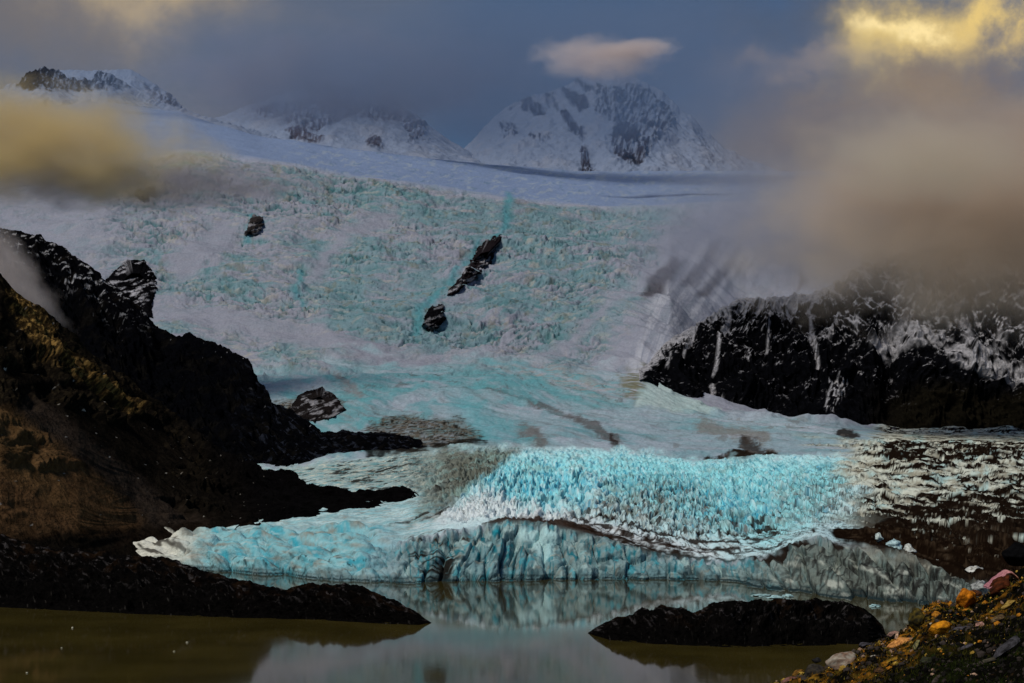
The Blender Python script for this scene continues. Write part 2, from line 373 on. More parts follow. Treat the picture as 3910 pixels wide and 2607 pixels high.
# dirty ice at the foot of the dark rock on the left
for poly, k in (([(1040, 1540), (1200, 1490), (1330, 1530), (1290, 1590), (1200, 1610), (1080, 1580)], .95),
                ([(1420, 1600), (1540, 1570), (1640, 1590), (1760, 1600), (1850, 1670), (1780, 1710), (1600, 1740), (1450, 1700), (1380, 1640)], .95)):
    m = ss(.35, .75, polymask(qx, qy, poly, 40) * .95 + .55 * fbm(X / 26, V2 / 7, 5, 112, .65))
    c = mix(c, (0.12, 0.10, 0.075), m * k * (0.45 + 0.55 * ss(-0.3, 0.2, fbm(X / 12, V2 / 5, 4, 111))))
    c = mix(c, (0.012, 0.01, 0.008), m * ss(0.0, 0.2, fbm((X + V2) / 14, (V2 - .3 * X) / 4, 5, 113, .65)) * 0.95)
c = mix(c, (0.012, 0.010, 0.008), ss(.3, .8, polymask(qx, qy, [(1380, 1690), (1500, 1680), (1640, 1700), (1700, 1680), (1840, 1670), (1860, 1700), (1760, 1715), (1600, 1745), (1400, 1760)], 26) + .45 * fbm(X / 14, V2 / 4, 5, 115, .65)) * .95)
# serac wave: ice colours raised to paint in the brighter sunlight
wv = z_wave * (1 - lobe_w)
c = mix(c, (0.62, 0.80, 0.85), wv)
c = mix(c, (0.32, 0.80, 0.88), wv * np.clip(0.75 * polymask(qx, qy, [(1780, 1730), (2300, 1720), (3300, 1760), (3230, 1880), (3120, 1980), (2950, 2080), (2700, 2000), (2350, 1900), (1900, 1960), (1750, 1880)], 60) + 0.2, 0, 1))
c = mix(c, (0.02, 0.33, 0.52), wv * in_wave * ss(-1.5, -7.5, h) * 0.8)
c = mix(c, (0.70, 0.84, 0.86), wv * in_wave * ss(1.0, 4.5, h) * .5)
c = mix(c, (0.03, 0.42, 0.62), in_wave * stroke(qx, qy, [(1850, 1760, .7), (2000, 1850, 1.2), (2200, 1860, 1), (2500, 1850, .8), (2700, 1900, 1.4), (2900, 1960, 1.2), (2850, 2060, .4)], 34, 50) * ss(0.0, -0.35, perlin(fx / 2.6, fs / 30, 7)) * 0.9)
c = mix(c, (0.02, 0.30, 0.50), in_wave * ss(.18, .42, perlin(fx / 2.2, fs / 26, 8) * ss(-.2, .3, fbm(X / 30, S / 50, 3, 53))) * .85)
c = mix(c, (0.30, 0.44, 0.42), in_wave * ss(.05, .4, fbm(X / 24, S / 40, 4, 54)) * .55)
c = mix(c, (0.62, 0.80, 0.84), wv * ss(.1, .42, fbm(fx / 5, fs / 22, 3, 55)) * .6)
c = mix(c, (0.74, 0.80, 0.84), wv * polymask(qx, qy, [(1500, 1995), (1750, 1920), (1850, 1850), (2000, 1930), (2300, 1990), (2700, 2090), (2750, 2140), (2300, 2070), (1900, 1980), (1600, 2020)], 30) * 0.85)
c = mix(c, (0.04, 0.30, 0.40), in_wave * ss(.12, .38, fbm(fx / 3.2, fs / 70, 3, 56)) * ss(2200, 2600, PX) * .75)
c = mix(c, (0.10, 0.34, 0.40), in_wave * ss(.15, .40, fbm(X / 30, S / 14, 4, 58)) * .5)
dash = ss(.20, .40, perlin(X / 2.9, V2 / 8.0, 60)) * ss(-.1, .2, fbm(X / 35, V2 / 14, 3, 64))
c = mix(c, (0.02, 0.30, 0.46), in_wave * dash * polymask(qx, qy, [(1750, 1760), (1950, 1740), (2500, 1770), (3000, 1830), (3000, 1980), (2800, 2060), (2500, 1930), (2100, 1900), (1800, 1880)], 50) * .85)
c = mix(c, (0.20, 0.19, 0.14), in_wave * polymask(qx, qy, [(2330, 1850), (2520, 1830), (2600, 1900), (2520, 1980), (2330, 1990), (2200, 1960)], 60) * ss(-.15, .3, fbm(X / 12, V2 / 6, 5, 65, .65)) * .75)
# grey brown dirty band left of the blue zone
db = polymask(qx, qy, [(1120, 1790), (1400, 1765), (1700, 1715), (1980, 1710), (1890, 1790), (1800, 1850), (1680, 1960), (1560, 2010), (1600, 1880), (1480, 1850), (1300, 1850)], 22)
c = mix(c, (0.15, 0.155, 0.125), db * (0.45 + 0.5 * ss(1300, 1600, qx)))
c = mix(c, (0.28, 0.46, 0.44), db * ss(0.0, 0.35, fbm((X - 0.6 * S) / 25, (S + 0.6 * X) / 60, 4, 117)) * 0.55)
c = mix(c, (0.50, 0.55, 0.45), db * (1 - ss(1380, 1560, qx)) * ss(-.1, .3, fbm(X / 12, (V2 - .2 * X) / 3.5, 4, 118)) * .85)
streak = ss(0.72, 0.86, ridged((V2 - .30 * X) / 6.0 + .4 * fbm(X / 12, V2 / 6, 2, 120), X / 34, 3, 119))
c = mix(c, (0.015, 0.012, 0.01), db * streak * 0.9)
mid_ = wv * (1 - right) * (1 - ss(1500, 1750, qx)) * (1 - .6 * ss(1850, 1950, qy))
c = mix(c, (0.30, 0.42, 0.43), mid_ * .75)
c = mix(c, (0.62, 0.64, 0.55), mid_ * ss(.0, .3, fbm((X - .4 * V2) / 10, (V2 - .2 * X) / 3.0, 5, 181, .65)) * .9)
c = mix(c, (0.10, 0.32, 0.36), mid_ * ss(.05, .35, fbm(X / 16, V2 / 5, 4, 183)) * .7)
c = mix(c, (0.02, 0.018, 0.015), mid_ * ss(.60, .74, ridged((V2 - .26 * X) / 7.5 + .5 * fbm(X / 10, V2 / 5, 3, 185), X / 40, 3, 187)) * ss(-.2, .1, fbm(X / 30, V2 / 10, 3, 189)) * .95)
lowl = wv * (1 - right) * (1 - ss(1600, 1800, qx)) * ss(1880, 1950, qy)
c = mix(c, (0.26, 0.52, 0.58), lowl * ss(-.2, .3, fbm(X / 22, V2 / 4, 5, 191, .6)) * .8)
c = mix(c, (0.30, 0.30, 0.27), lowl * ss(.1, .35, fbm(X / 12, V2 / 2.5, 5, 193, .6)) * .6)
# dirt in the crevasses, lower and to the right
dirt = polymask(qx, qy, [(2350, 1900), (2560, 1800), (2900, 1990), (3150, 1990), (3050, 2110), (2800, 2150), (2500, 2120), (2200, 2030), (1980, 1990), (2150, 1960)], 50)
dirt = np.maximum(dirt, 0.8 * polymask(qx, qy, [(2950, 1870), (3200, 1800), (3500, 1780), (3500, 2000), (3150, 2010), (3000, 1990)], 50))
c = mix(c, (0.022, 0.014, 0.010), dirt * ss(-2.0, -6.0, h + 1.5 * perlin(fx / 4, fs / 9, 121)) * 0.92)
c = mix(c, (0.022, 0.014, 0.010), dirt * ss(.06, .22, fbm(fx / 3.4, fs / 30, 4, 124, .6)) * .9)
c = mix(c, (0.38, 0.36, 0.34), dirt * ss(-0.1, 0.5, fbm(X / 20, S / 20, 3, 123)) * 0.4)
sx_ = PX + 7 * fbm(PX / 22, Y / 10, 3, 125); sy_ = Y + 6 * fbm(PX / 22, Y / 10, 3, 126)
bd = polymask(sx_, sy_, [(1850, 2003), (1900, 1985), (1960, 1975), (2120, 1985), (2250, 2000), (2400, 2050), (2560, 2080), (2660, 2130), (2500, 2120), (2350, 2080), (2200, 2040), (2050, 2005)], 5)
crx = np.interp(PX, [p[0] for p in crest], [p[1] for p in crest]); off = crx - Y
lines_ = ss(-.05, .5, np.sin(off / 6.0 + 2.6 * fbm(PX / 120, Y / 22, 3, 128) + PX / 210)) * ss(2, 8, off) * ss(140, 70, off - .10 * (PX - 2200)) * ss(2080, 2240, PX) * ss(3060, 2960, PX) * ss(-.30, .05, fbm(PX / 60, Y / 14, 3, 129))
bs = ss(0.52, 0.66, ridged((X * 0.30 + S) / 9, (X - 0.3 * S) / 60, 2, 127))
c = mix(c, (0.030, 0.014, 0.007), np.clip(bd * np.where(qx < 2180, 1.0, 0.35 + bs) + stroke(sx_, sy_, [(1840, 2000, .2), (1900, 1984, .8), (1940, 1978, 1), (2060, 1986, 1), (2200, 2014, 1.2), (2330, 2050, .8)], 10, 4), 0, 1) * 0.97)
c = mix(c, (0.020, 0.012, 0.008), lines_ * (1 - right) * .95)
for pts, w in (([(1480, 2010, .4), (1560, 1988, 1), (1640, 1955, .8), (1740, 1915, .3)], 5), ([(1600, 1990, .3), (1680, 1955, 1), (1720, 1925, .5)], 4), ([(1640, 1870), (1740, 1850)], 3),
               ([(2140, 2020, 1), (2300, 2062, 1.2), (2480, 2115, .8), (2640, 2138, .4)], 6), ([(2260, 2020, .5), (2400, 2065, 1), (2560, 2112, .9), (2700, 2142, .4)], 5), ([(2350, 2010, .4), (2500, 2058, 1), (2660, 2112, .8), (2760, 2140, .3)], 5), ([(2520, 2020, .4), (2640, 2070, .8), (2740, 2118, .5)], 4)):
    c = mix(c, (0.020, 0.012, 0.008), stroke(sx_, sy_, pts, w, 4) * ss(-.35, -.05, fbm(PX / 30, Y / 12, 3, 66)) * .95)
# lobe on the left
c = mix(c, (0.24, 0.52, 0.58), lobe_w)
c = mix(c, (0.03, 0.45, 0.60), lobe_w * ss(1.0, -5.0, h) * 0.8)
c = mix(c, (0.27, 0.26, 0.22), lobe_w * ss(-.1, 0.4, fbm(X / 18, V2 / 5, 4, 131)) * 0.85)
c = mix(c, (0.01, 0.36, 0.48), lobe_w * ss(-.1, .5, fbm(qx / 70, qy / 26, 4, 132)) * .8)
c = mix(c, (0.45, 0.62, 0.64), lobe_w * ss(.0, .5, fbm(X / 9, V2 / 4, 4, 134)) * .6)
c = mix(c, (0.015, 0.03, 0.035), lobe_w * ss(.2, .38, fbm(qx / 26, qy / 9, 4, 136)) * ss(2130, 2160, qy) * .8)
c = mix(c, (0.03, 0.03, 0.028), lobe_w * ss(0.80, 0.93, ridged((X * .3 + S) / 24, (X - S * .3) / 70, 3, 133)) * 0.6)
wh = (1 - ss(640, 860, qx)) * ss(0, 0.4, T) * (1 - ss(2.1, 2.3, T))
c = mix(c, (0.66, 0.67, 0.60), wh)
c = mix(c, (0.03, 0.025, 0.02), wh * ss(0.05, 0.3, fbm((X + S) / 18, (S - X) / 40, 4, 135)) * 0.9)
# front cliff
c = mix(c, (0.17, 0.30, 0.33), cl)
cellv = np.interp(cid, [0, .3, .5, .75, 1], [.0, .2, .9, .3, .6])
c = mix(c, (0.30, 0.42, 0.42), cl * ss(.4, .9, cellv + .6 * fbm(qx / 30, qy / 30, 3, 140)) * .75)
c = mix(c, (0.055, 0.105, 0.12), cl * ss(-.05, .35, fbm(qx / 34, qy / 40, 4, 141)) * .8)
c = mix(c, (0.40, 0.56, 0.56), cl * ss(.12, .42, fbm(qx / 42, qy / 30, 4, 143) + .25 * ss(2110, 2030, qy + .25 * np.abs(PX - 2050))) * .75)  # pale patches, more of them near the crest: sunlit tops painted in
c = mix(c, (0.27, 0.25, 0.20), cl * ss(.1, .4, fbm(qx / 40, qy / 14, 4, 144)) * .5)
vline = ss(.87, .95, 1 - np.abs(perlin((PX + 7 * fbm(PX / 30, Y / 30, 2, 145)) / 27, Y / 170, 146)))
c = mix(c, (0.008, 0.16, 0.21), cl * vline * ss(-.25, .05, fbm(PX / 50, Y / 45, 3, 148)) * .92)
c = mix(c, (0.01, 0.06, 0.08), cl * ss(0.16, 0.0, crack) * 0.75)
c = mix(c, (0.02, 0.36, 0.46), cl * ss(.15, .4, fbm(qx / 50, qy / 50, 3, 150)) * .6)
c = mix(c, (0.46, 0.70, 0.72), cl * polymask(qx, qy, [(1960, 2020), (2050, 2015), (2130, 2040), (2095, 2130), (2060, 2120), (2040, 2070), (1990, 2050)], 10) * 0.8)
gr = cl * ss(2700, 3150, qx)
c = mix(c, (0.15, 0.17, 0.145), gr * 0.85)
c = mix(c, (0.03, 0.032, 0.03), gr * ss(.0, .28, fbm((PX + .5 * Y) / 14, (Y - .5 * PX) / 60, 4, 142)) * .8)
c = mix(c, (0.022, 0.022, 0.020), gr * ss(-0.20, 0.25, fbm((PX + .4 * Y) / 26, (Y - .4 * PX) / 70, 5, 147, .6)) * ss(3180, 3350, qx + 40) * 0.9)
c = mix(c, (0.48, 0.52, 0.46), gr * ss(0.12, 0.42, fbm((X + .5 * V2) / 12, (V2 - .4 * X) / 12, 5, 149, .6)) * 0.75)
c = mix(c, (0.012, 0.012, 0.012), gr * ss(.86, .95, 1 - np.abs(perlin((PX + .5 * Y) / 46, (Y - .3 * PX) / 90, 152))) * .7)
dk = polymask(qx, qy, [(1560, 2105), (1720, 2090), (1760, 2130), (1700, 2215), (1640, 2215), (1560, 2150)], 16)
c = mix(c, (0.02, 0.02, 0.018), dk * ss(0.45, 0.75, ridged(X / 60, S / 5, 3, 151)) * cl)
crb = polymask(qx, qy, [(1540, 2040), (1700, 2020), (1800, 2025), (1780, 2080), (1600, 2090)], 14)
c = mix(c, (0.03, 0.017, 0.01), crb * ss(0.1, 0.35, fbm(X / 9, S / 5, 3, 153)))
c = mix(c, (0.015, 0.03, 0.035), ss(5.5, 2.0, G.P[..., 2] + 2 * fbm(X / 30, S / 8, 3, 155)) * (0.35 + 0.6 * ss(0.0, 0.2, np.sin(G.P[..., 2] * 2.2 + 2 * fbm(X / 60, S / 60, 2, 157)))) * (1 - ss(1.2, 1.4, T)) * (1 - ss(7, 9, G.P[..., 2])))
# debris covered ice at right
R = right * (1 - ss(3.5, 4.0, T) * (1 - ss(3310, 3400, PX + 90 * fbm(X / 60, S / 60, 4, 168)))) * (1 - ss(5.3, 5.6, T)) * (1 - cl)
low = ss(1840, 2090, Y + 0.10 * (PX - 3400))
dirtf = .38 * fbm(X / 70, V2 / 16, 3, 160) + fbm((X + 1.0 * V2) / 17, (V2 - .10 * X) / 7.5, 6, 161, 0.66)
c = mix(c, (0.58, 0.62, 0.54), R)
c = mix(c, (0.36, 0.60, 0.62), R * ss(.0, .4, fbm(PX / 90, Y / 30, 3, 163)) * .7)
c = mix(c, (0.27, 0.25, 0.19), R * ss(-.1, .25, fbm(X / 14, V2 / 8, 5, 165, .65)) * .85)
blk = ss(.0, .07, dirtf + .40 * low + .05 * ss(3250, 3420, PX) - .06 + .22 * ss(60, 10, np.abs(Y - 1725 - .02 * (PX - 3400))) * ss(3300, 3450, PX))
c = mix(c, (0.010, 0.006, 0.004), R * blk)
c = mix(c, (0.085, 0.07, 0.05), R * blk * ss(.18, .42, fbm(X / 7, V2 / 3.2, 5, 169, .65)) * .7)
rim = ss(2850, 3300, PX) * wv * (1 - right) * ss(1740, 1800, Y)
c = mix(c, (0.03, 0.024, 0.02), rim * ss(.05, .18, fbm((X - V2) / 9, (V2 + .35 * X) / 4.5, 5, 167, .65)) * .9)
c = mix(c, (0.009, 0.005, 0.003), polymask(qx, qy, [(3160, 2020), (3230, 2010), (3420, 2030), (3600, 2060), (3800, 2080), (3910, 2060), (4300, 2060), (4300, 2260), (3700, 2235), (3560, 2160), (3400, 2110), (3230, 2075)], 8) * (1 - cl * 0.85))
dz = ss(3180, 3260, PX) * ss(2000, 2030, Y) * (1 - cl) * (1 - ss(2.2, 2.6, T))
c = mix(c, (0.045, 0.030, 0.018), dz * ss(.0, .35, fbm(X / 9, V2 / 4, 6, 195, .7)) * .9)
c = mix(c, (0.30, 0.28, 0.22), dz * ss(.36, .46, fbm(X / 6, V2 / 2.5, 5, 197, .65)) * .8)
for pts, w in (([(2880, 2140), (2960, 2125), (3020, 2095), (3080, 2065)], 9), ([(3110, 2030), (3112, 2031)], 9), ([(3195, 2083), (3205, 2085)], 12)):
    c = mix(c, (0.02, 0.015, 0.012), stroke(qx, qy, pts, w, 6))
ch = polymask(qx, qy, [(2620, 960), (2760, 900), (2900, 1000), (2560, 1330), (2500, 1420), (2560, 1560), (2420, 1540), (2360, 1440), (2440, 1300), (2500, 1120)], 26)
chs = fbm((PX + .55 * Y) / 34, (Y - .5 * PX) / 230, 5, 175, .62)
c = mix(c, (0.40, 0.42, 0.48), ch * ss(-.15, .3, chs) * .85)
c = mix(c, (0.15, 0.19, 0.23), ch * ss(.05, -.35, chs) * .4)
c = mix(c, (0.20, 0.22, 0.28), ss(2480, 2620, PX) * z_fall * ss(.05, .4, fbm((PX + .8 * Y) / 30, (Y - .8 * PX) / 300, 5, 177, .5)) * .28)
# snow fans and rocks showing through in the slopes at right
for poly, k in (([(2440, 1120), (2480, 1060), (2560, 990), (2600, 1010), (2570, 1070), (2490, 1130)], .85), ([(2600, 1090), (2680, 980), (2760, 890), (2740, 980), (2660, 1090)], .6),
                ([(2640, 1140), (2750, 1030), (2800, 1020), (2720, 1110), (2660, 1150)], .8), ([(3040, 1110), (3060, 1050), (3075, 1080)], .7)):
    c = mix(c, (0.05, 0.045, 0.055), polymask(qx, qy, poly, 16) * k)
fan = polymask(qx, qy, [(2360, 1390), (2480, 1370), (2500, 1400), (2480, 1470), (2440, 1530), (2400, 1520), (2350, 1440)], 10)
c = mix(c, (0.16, 0.16, 0.11), fan * ss(0.3, 0.8, ridged(X / 80, S / 18, 3, 171)))
c = mix(c, (0.40, 0.52, 0.52), polymask(qx, qy, [(2420, 1540), (2490, 1440), (2560, 1480), (2760, 1575), (2560, 1570)], 12) * 0.8)
c = c * (1 + 0.10 * fbm(X / 4, S / 4, 2, 173))[..., None]
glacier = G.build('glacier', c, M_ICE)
tag(glacier, 'long cyan and white glacier descending from the icefall to the lake', 'glacier', kind='structure')

# ------------------------------------------------------------------ MOUNTAINS BEHIND
def mountain(outline, Dtop, Dbase, ybase, nx, ny, rockpolys, label, seed, amp=60, rockc=(0.035, 0.028, 0.03), rag=1.0):
    xs = [p[0] for p in outline]
    px = np.linspace(xs[0], xs[-1], nx)
    top = [(x, y, Dtop) for x, y in outline]
    foot_ = [(x, ybase if y < ybase - 10 else y + 10, Dbase) for x, y in outline]
    behind = [(x, y + 120, Dtop + 700) for x, y in outline]
    M = Loft([foot_, top, behind], px, [ny, 12], 1)
    rd = ridged(M.X / 260, M.S / 300, 5, seed, 0.55)
    w1 = fbm(M.X / 120, M.S / 160, 4, seed + 3)
    taper = 1 - 0.6 * ss(0.8, 1.0, M.T)
    h = ((rd - 0.6) * amp + w1 * amp * 0.5) * taper
    q1 = M.PX + 22 * fbm(M.PX / 22, M.Y / 18, 5, seed + 13, .65); q2 = M.Y + 18 * fbm(M.PX / 22, M.Y / 18, 5, seed + 17, .65)
    rk = np.zeros(M.PX.shape)
    for poly, lo, hi in rockpolys: rk = np.maximum(rk, polymask(q1, q2, poly, 10))
    h = h + rk * (ridged(M.X / 80, M.S / 80, 5, seed + 21, .6) - .5) * amp * 1.2
    M.push(h)
    M.P[..., 2] += (rag * 22 * np.abs(ridged(M.X / 55, M.S / 900, 3, seed + 9) - 0.6) * ss(0.85, 1.0, M.T) * (1 - ss(1.0, 1.1, M.T)))
    M.normals()
    qx, qy = q1, q2
    c = np.zeros(M.PX.shape + (3,)) + np.array([0.21, 0.26, 0.37])  # dim blue snow: cloud shade painted into the colour
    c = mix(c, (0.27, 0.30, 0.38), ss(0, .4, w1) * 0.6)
    for poly, lo, hi in rockpolys:
        m = polymask(qx, qy, poly, 5)
        f = fbm(M.PX / 13 + 0.3 * M.Y / 14, M.Y / 22, 5, seed + 19, .65)
        c = mix(c, rockc, m * ss(lo - .02, hi + .06, f + .12 * fbm(M.PX / 5, M.Y / 6, 3, seed + 23)))
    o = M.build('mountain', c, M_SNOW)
    tag(o, label, 'mountain', kind='structure')
    return o


s_ = 0.574
def zp(l, ox=1300): return [(ox + a * s_, b * s_) for a, b in l]
mountain([(1500, 640), (1740, 600), (1800, 545), (1880, 450), (1960, 392), (2050, 362), (2130, 338), (2200, 305), (2270, 268), (2340, 262), (2430, 300), (2530, 352), (2600, 425), (2645, 450), (2690, 500), (2760, 560), (2850, 610), (3000, 660), (3100, 680)],
         8200, 7000, 760, 520, 260,
         [(zp([(1560, 530), (1660, 560), (1700, 600), (1650, 610), (1570, 560)]), -.5, -.1),
          (zp([(1465, 590), (1650, 640), (1650, 710), (1600, 740), (1480, 625)]), -.6, -.2),
          (zp([(1700, 560), (2000, 580), (2110, 640), (2240, 760), (2210, 820), (2120, 900), (2030, 1040), (1950, 1085), (1850, 1050), (1790, 960), (1850, 880), (1780, 800), (1690, 730)]), -.12, .10),
          (zp([(1800, 900), (1860, 790), (1960, 870), (2000, 940), (1900, 960), (1800, 940)]), -.6, -.3),
          (zp([(1800, 980), (1900, 1000), (2040, 990), (2020, 1050), (1950, 1080), (1850, 1050)]), -.4, -.05),
          (zp([(1210, 680), (1260, 660), (1370, 720), (1360, 765), (1210, 730)]), -.5, -.1),
          (zp([(1455, 760), (1500, 735), (1560, 800), (1630, 880), (1610, 910), (1520, 840)]), -.4, -.1),
          (zp([(1595, 1000), (1640, 1000), (1690, 1110), (1660, 1195), (1600, 1140)]), -.2, .0),
          (zp([(1050, 820), (1110, 810), (1190, 855), (1160, 915), (1080, 905)]), -.05, .1),
          (zp([(1340, 660), (1400, 630), (1450, 700), (1400, 700)]), -.2, .0),
          (zp([(1240, 910), (1390, 910), (1380, 940), (1260, 935)]), .0, .15),
          (zp([(1130, 720), (1190, 690), (1180, 700), (1140, 740)]), -.3, .0)],
         'snowy peak with brown rock faces rising behind the centre of the glacier', 201, 46, (.024, .016, .016), rag=.8)
mountain([(-400, 420), (-200, 400), (0, 345), (80, 312), (105, 285), (160, 262), (215, 272), (262, 300), (300, 312), (328, 300), (352, 312), (374, 274), (410, 276), (450, 302), (495, 332), (520, 350), (600, 385), (690, 420), (900, 480), (1080, 535), (1300, 590)],
         7400, 6600, 560, 420, 200,
         [([(60, 330), (100, 270), (170, 255), (230, 275), (262, 305), (330, 295), (352, 315), (372, 268), (420, 278), (500, 335), (470, 345), (420, 335), (400, 350), (330, 345), (260, 335), (200, 345), (120, 345)], -.25, .05),
          ([(60, 330), (100, 270), (215, 265), (200, 310), (120, 340)], -.5, -.2)],
         'small dark jagged ridge with snow above the yellow cloud', 221, 28, (0.012, 0.012, 0.016), 1.6)
mountain([(150, 330), (215, 268), (300, 266), (400, 268), (500, 262), (560, 300), (600, 330), (640, 350), (690, 412), (760, 440)],
         8300, 7600, 470, 240, 90,
         [([(540, 320), (600, 335), (650, 360), (692, 412), (640, 405), (600, 385), (570, 350)], -.15, .1)],
         'pale snow dome behind the dark jagged ridge', 231, 30, (0.03, 0.025, 0.025), 0.4)
mountain([(700, 470), (850, 440), (950, 400), (1100, 345), (1250, 330), (1400, 345), (1500, 385), (1600, 450), (1720, 540), (1850, 610)],
         8000, 7000, 640, 360, 160,
         [([(960, 420), (1100, 380), (1300, 385), (1480, 400), (1640, 470), (1610, 530), (1560, 540), (1540, 470), (1350, 440), (1250, 470), (1200, 500), (1080, 460)], -.25, .1),
          ([(1090, 490), (1130, 480), (1160, 490), (1240, 530), (1200, 545), (1120, 530)], -.4, 0), ([(1395, 540), (1420, 510), (1450, 520), (1465, 560), (1410, 565)], -.5, 0)],
         'faint rocky mountain half lost in mist left of the centre peak', 241, 30, (0.05, 0.04, 0.05), .3)

# ------------------------------------------------------------------ ROCK WALLS
# right wall: dark cliff streaked with snow
px = np.linspace(2440, 4700, 780)
H = Loft([[(2440, 1450, 2640), (2480, 1440, 2650), (2560, 1530, 2680), (2700, 1600, 2700), (2780, 1620, 2700), (3200, 1660, 2700), (3600, 1700, 2700), (4700, 1700, 2700)],
          [(2440, 1415, 2720), (2480, 1400, 2750), (2560, 1350, 2800), (2800, 1400, 2800), (3200, 1400, 2800), (3910, 1420, 2750), (4700, 1400, 2700)],
          [(2440, 1405, 2850), (2480, 1388, 2850), (2500, 1345, 2900), (2560, 1300, 2950), (2700, 1215, 3000), (2800, 1170, 3000), (2950, 1140, 3050), (3100, 1115, 3050), (3190, 1090, 3050), (3260, 1010, 3050), (3330, 940, 3050), (3500, 880, 3050), (3910, 800, 3000), (4700, 760, 2900)],
          [(2440, 1500, 3100), (2700, 1300, 3300), (3100, 1200, 3500), (3400, 1000, 3500), (3910, 900, 3500), (4700, 850, 3500)]], px, [150, 190, 12], 3)
H.D += 50; H.P = at(H.PX, H.Y, H.D); H.normals()
w = 30 * fbm(H.X / 90, H.S / 90, 3, 301)
gul = ridged((H.X + w) / 110, (H.S) / 330, 5, 303, 0.6)
hh = (gul - 0.6) * 75 + 7 * fbm(H.X / 22, H.S / 20, 4, 305) + 22 * fbm((H.X - H.S * .5) / 60, H.S / 40, 3, 306)
hh *= ss(0, .25, H.T) * (1 - 0.6 * ss(1.8, 2.0, H.T)) * (.12 + .88 * ss(2440, 2760, H.PX))
H.push(hh); H.normals()
qx = H.PX + 20 * fbm(H.PX / 40, H.Y / 40, 4, 307); qy = H.Y + 20 * fbm(H.PX / 40, H.Y / 40, 4, 309)
c = np.zeros(H.PX.shape + (3,)) + np.array([0.0028, 0.0030, 0.0042])
c = mix(c, (0.007, 0.006, 0.004), ss(3250, 3500, qx) * ss(1450, 1520, qy))
topy = np.interp(H.PX, [2440, 2500, 2560, 2700, 2800, 2950, 3100, 3190, 3260, 3330, 3500, 3910], [1405, 1345, 1300, 1215, 1170, 1140, 1115, 1090, 1010, 940, 880, 800])
up = ss(1480, 1150, qy - 0.05 * (qx - 3000))
sn = fbm(qx / 38, qy / 30, 6, 311, 0.72) + 0.5 * (H.N[..., 2] - 0.55) + 0.16 * fbm(H.X / 130, H.S / 90, 2, 313)
thr = 0.30 - 0.36 * up - 0.55 * ss(70, 0, H.Y - topy) * ss(3260, 3180, H.PX)
snowm = ss(thr - .06, thr + 0.26, sn) * ss(1560, 1430, qy + 60 * fbm(H.PX / 90, H.Y / 300, 3, 315))
for poly, k in (([(3390, 1260), (3560, 1230), (3640, 1290), (3560, 1330), (3420, 1330), (3330, 1360), (3320, 1330)], .9),
                ([(3610, 1330), (3700, 1320), (3910, 1380), (4200, 1450), (4200, 1500), (3900, 1450), (3780, 1420), (3640, 1400)], 1.0),
                ([(3130, 1300), (3170, 1240), (3200, 1230), (3160, 1320)], .9), ([(3640, 1180), (3680, 1190), (3720, 1330), (3700, 1340)], .6), ([(3820, 1230), (3850, 1200), (3830, 1330), (3790, 1340)], .7)):
    snowm = np.maximum(snowm, polymask(qx, qy, poly, 14) * k * ss(-0.35, 0.0, fbm(H.X / 16, H.S / 16, 4, 317)))
for pts, wd in (([(2790, 1200), (2775, 1260), (2745, 1310), (2735, 1400)], 6), ([(2730, 1430), (2735, 1460), (2720, 1550)], 8), ([(3095, 1200), (3110, 1280), (3115, 1350), (3125, 1390)], 5), ([(3090, 1240), (3115, 1285)], 4),
                ([(2935, 1240), (2930, 1340)], 4), ([(2605, 1370), (2625, 1320), (2670, 1270)], 4), ([(2545, 1400), (2560, 1350)], 3), ([(3130, 1590), (3135, 1610)], 4),
                ([(3150, 1560), (3165, 1500), (3200, 1450)], 3), ([(3185, 1540), (3215, 1480)], 4), ([(2760, 1560), (2770, 1480)], 3), ([(2640, 1240), (2780, 1190)], 6)):
    snowm = np.maximum(snowm, stroke(H.PX + 5 * fbm(H.PX / 9, H.Y / 12, 3, 319), H.Y, pts, wd, 4) * ss(-.45, -.1, fbm(H.PX / 6, H.Y / 16, 3, 321)))
snowm = np.maximum(snowm, polymask(H.PX + 8 * fbm(H.PX / 9, H.Y / 9, 3, 319), H.Y, [(3150, 1570), (3160, 1470), (3240, 1450), (3230, 1520), (3180, 1590)], 6) * ss(.1, .3, fbm(H.PX / 8, H.Y / 20, 4, 323)))
c = mix(c, (0.33, 0.33, 0.36), snowm)
o = H.build('rock_wall', c, M_ROCK)
tag(o, 'black cliff streaked with snow under the cloud at the right', 'cliff', kind='structure')

# left back ridge: black, with the spur that reaches out under the ice
px = np.linspace(-600, 1680, 760)
B = Loft([[(-600, 1900, 1950), (600, 1900, 1950), (1100, 1820, 1930), (1300, 1800, 1930), (1600, 1762, 1920), (1640, 1750, 1920), (1680, 1750, 1920)],
          [(-600, 1300, 2200), (0, 1350, 2150), (600, 1600, 2050), (1000, 1700, 2000), (1150, 1720, 1980), (1600, 1712, 1960), (1680, 1740, 1950)],
          [(-600, 760, 2600), (0, 872, 2500), (143, 892, 2450), (247, 942, 2430), (327, 1000, 2400), (402, 1068, 2380), (488, 1125, 2350), (574, 1212, 2320), (603, 1246, 2310), (689, 1282, 2300), (712, 1276, 2300), (861, 1321, 2250), (953, 1378, 2200), (962, 1425, 2200), (985, 1450, 2180), (1012, 1470, 2180), (1020, 1533, 2150), (1090, 1556, 2130), (1142, 1585, 2100), (1211, 1632, 2080), (1222, 1650, 2050), (1300, 1646, 2050), (1472, 1650, 2040), (1558, 1670, 2020), (1609, 1690, 2000), (1625, 1735, 1990), (1680, 1760, 1960)],
          [(-600, 1000, 3000), (600, 1400, 2600), (1200, 1750, 2200), (1680, 1850, 2100)]], px, [130, 170, 12], 2)
w = 25 * fbm(B.X / 70, B.S / 70, 3, 341)
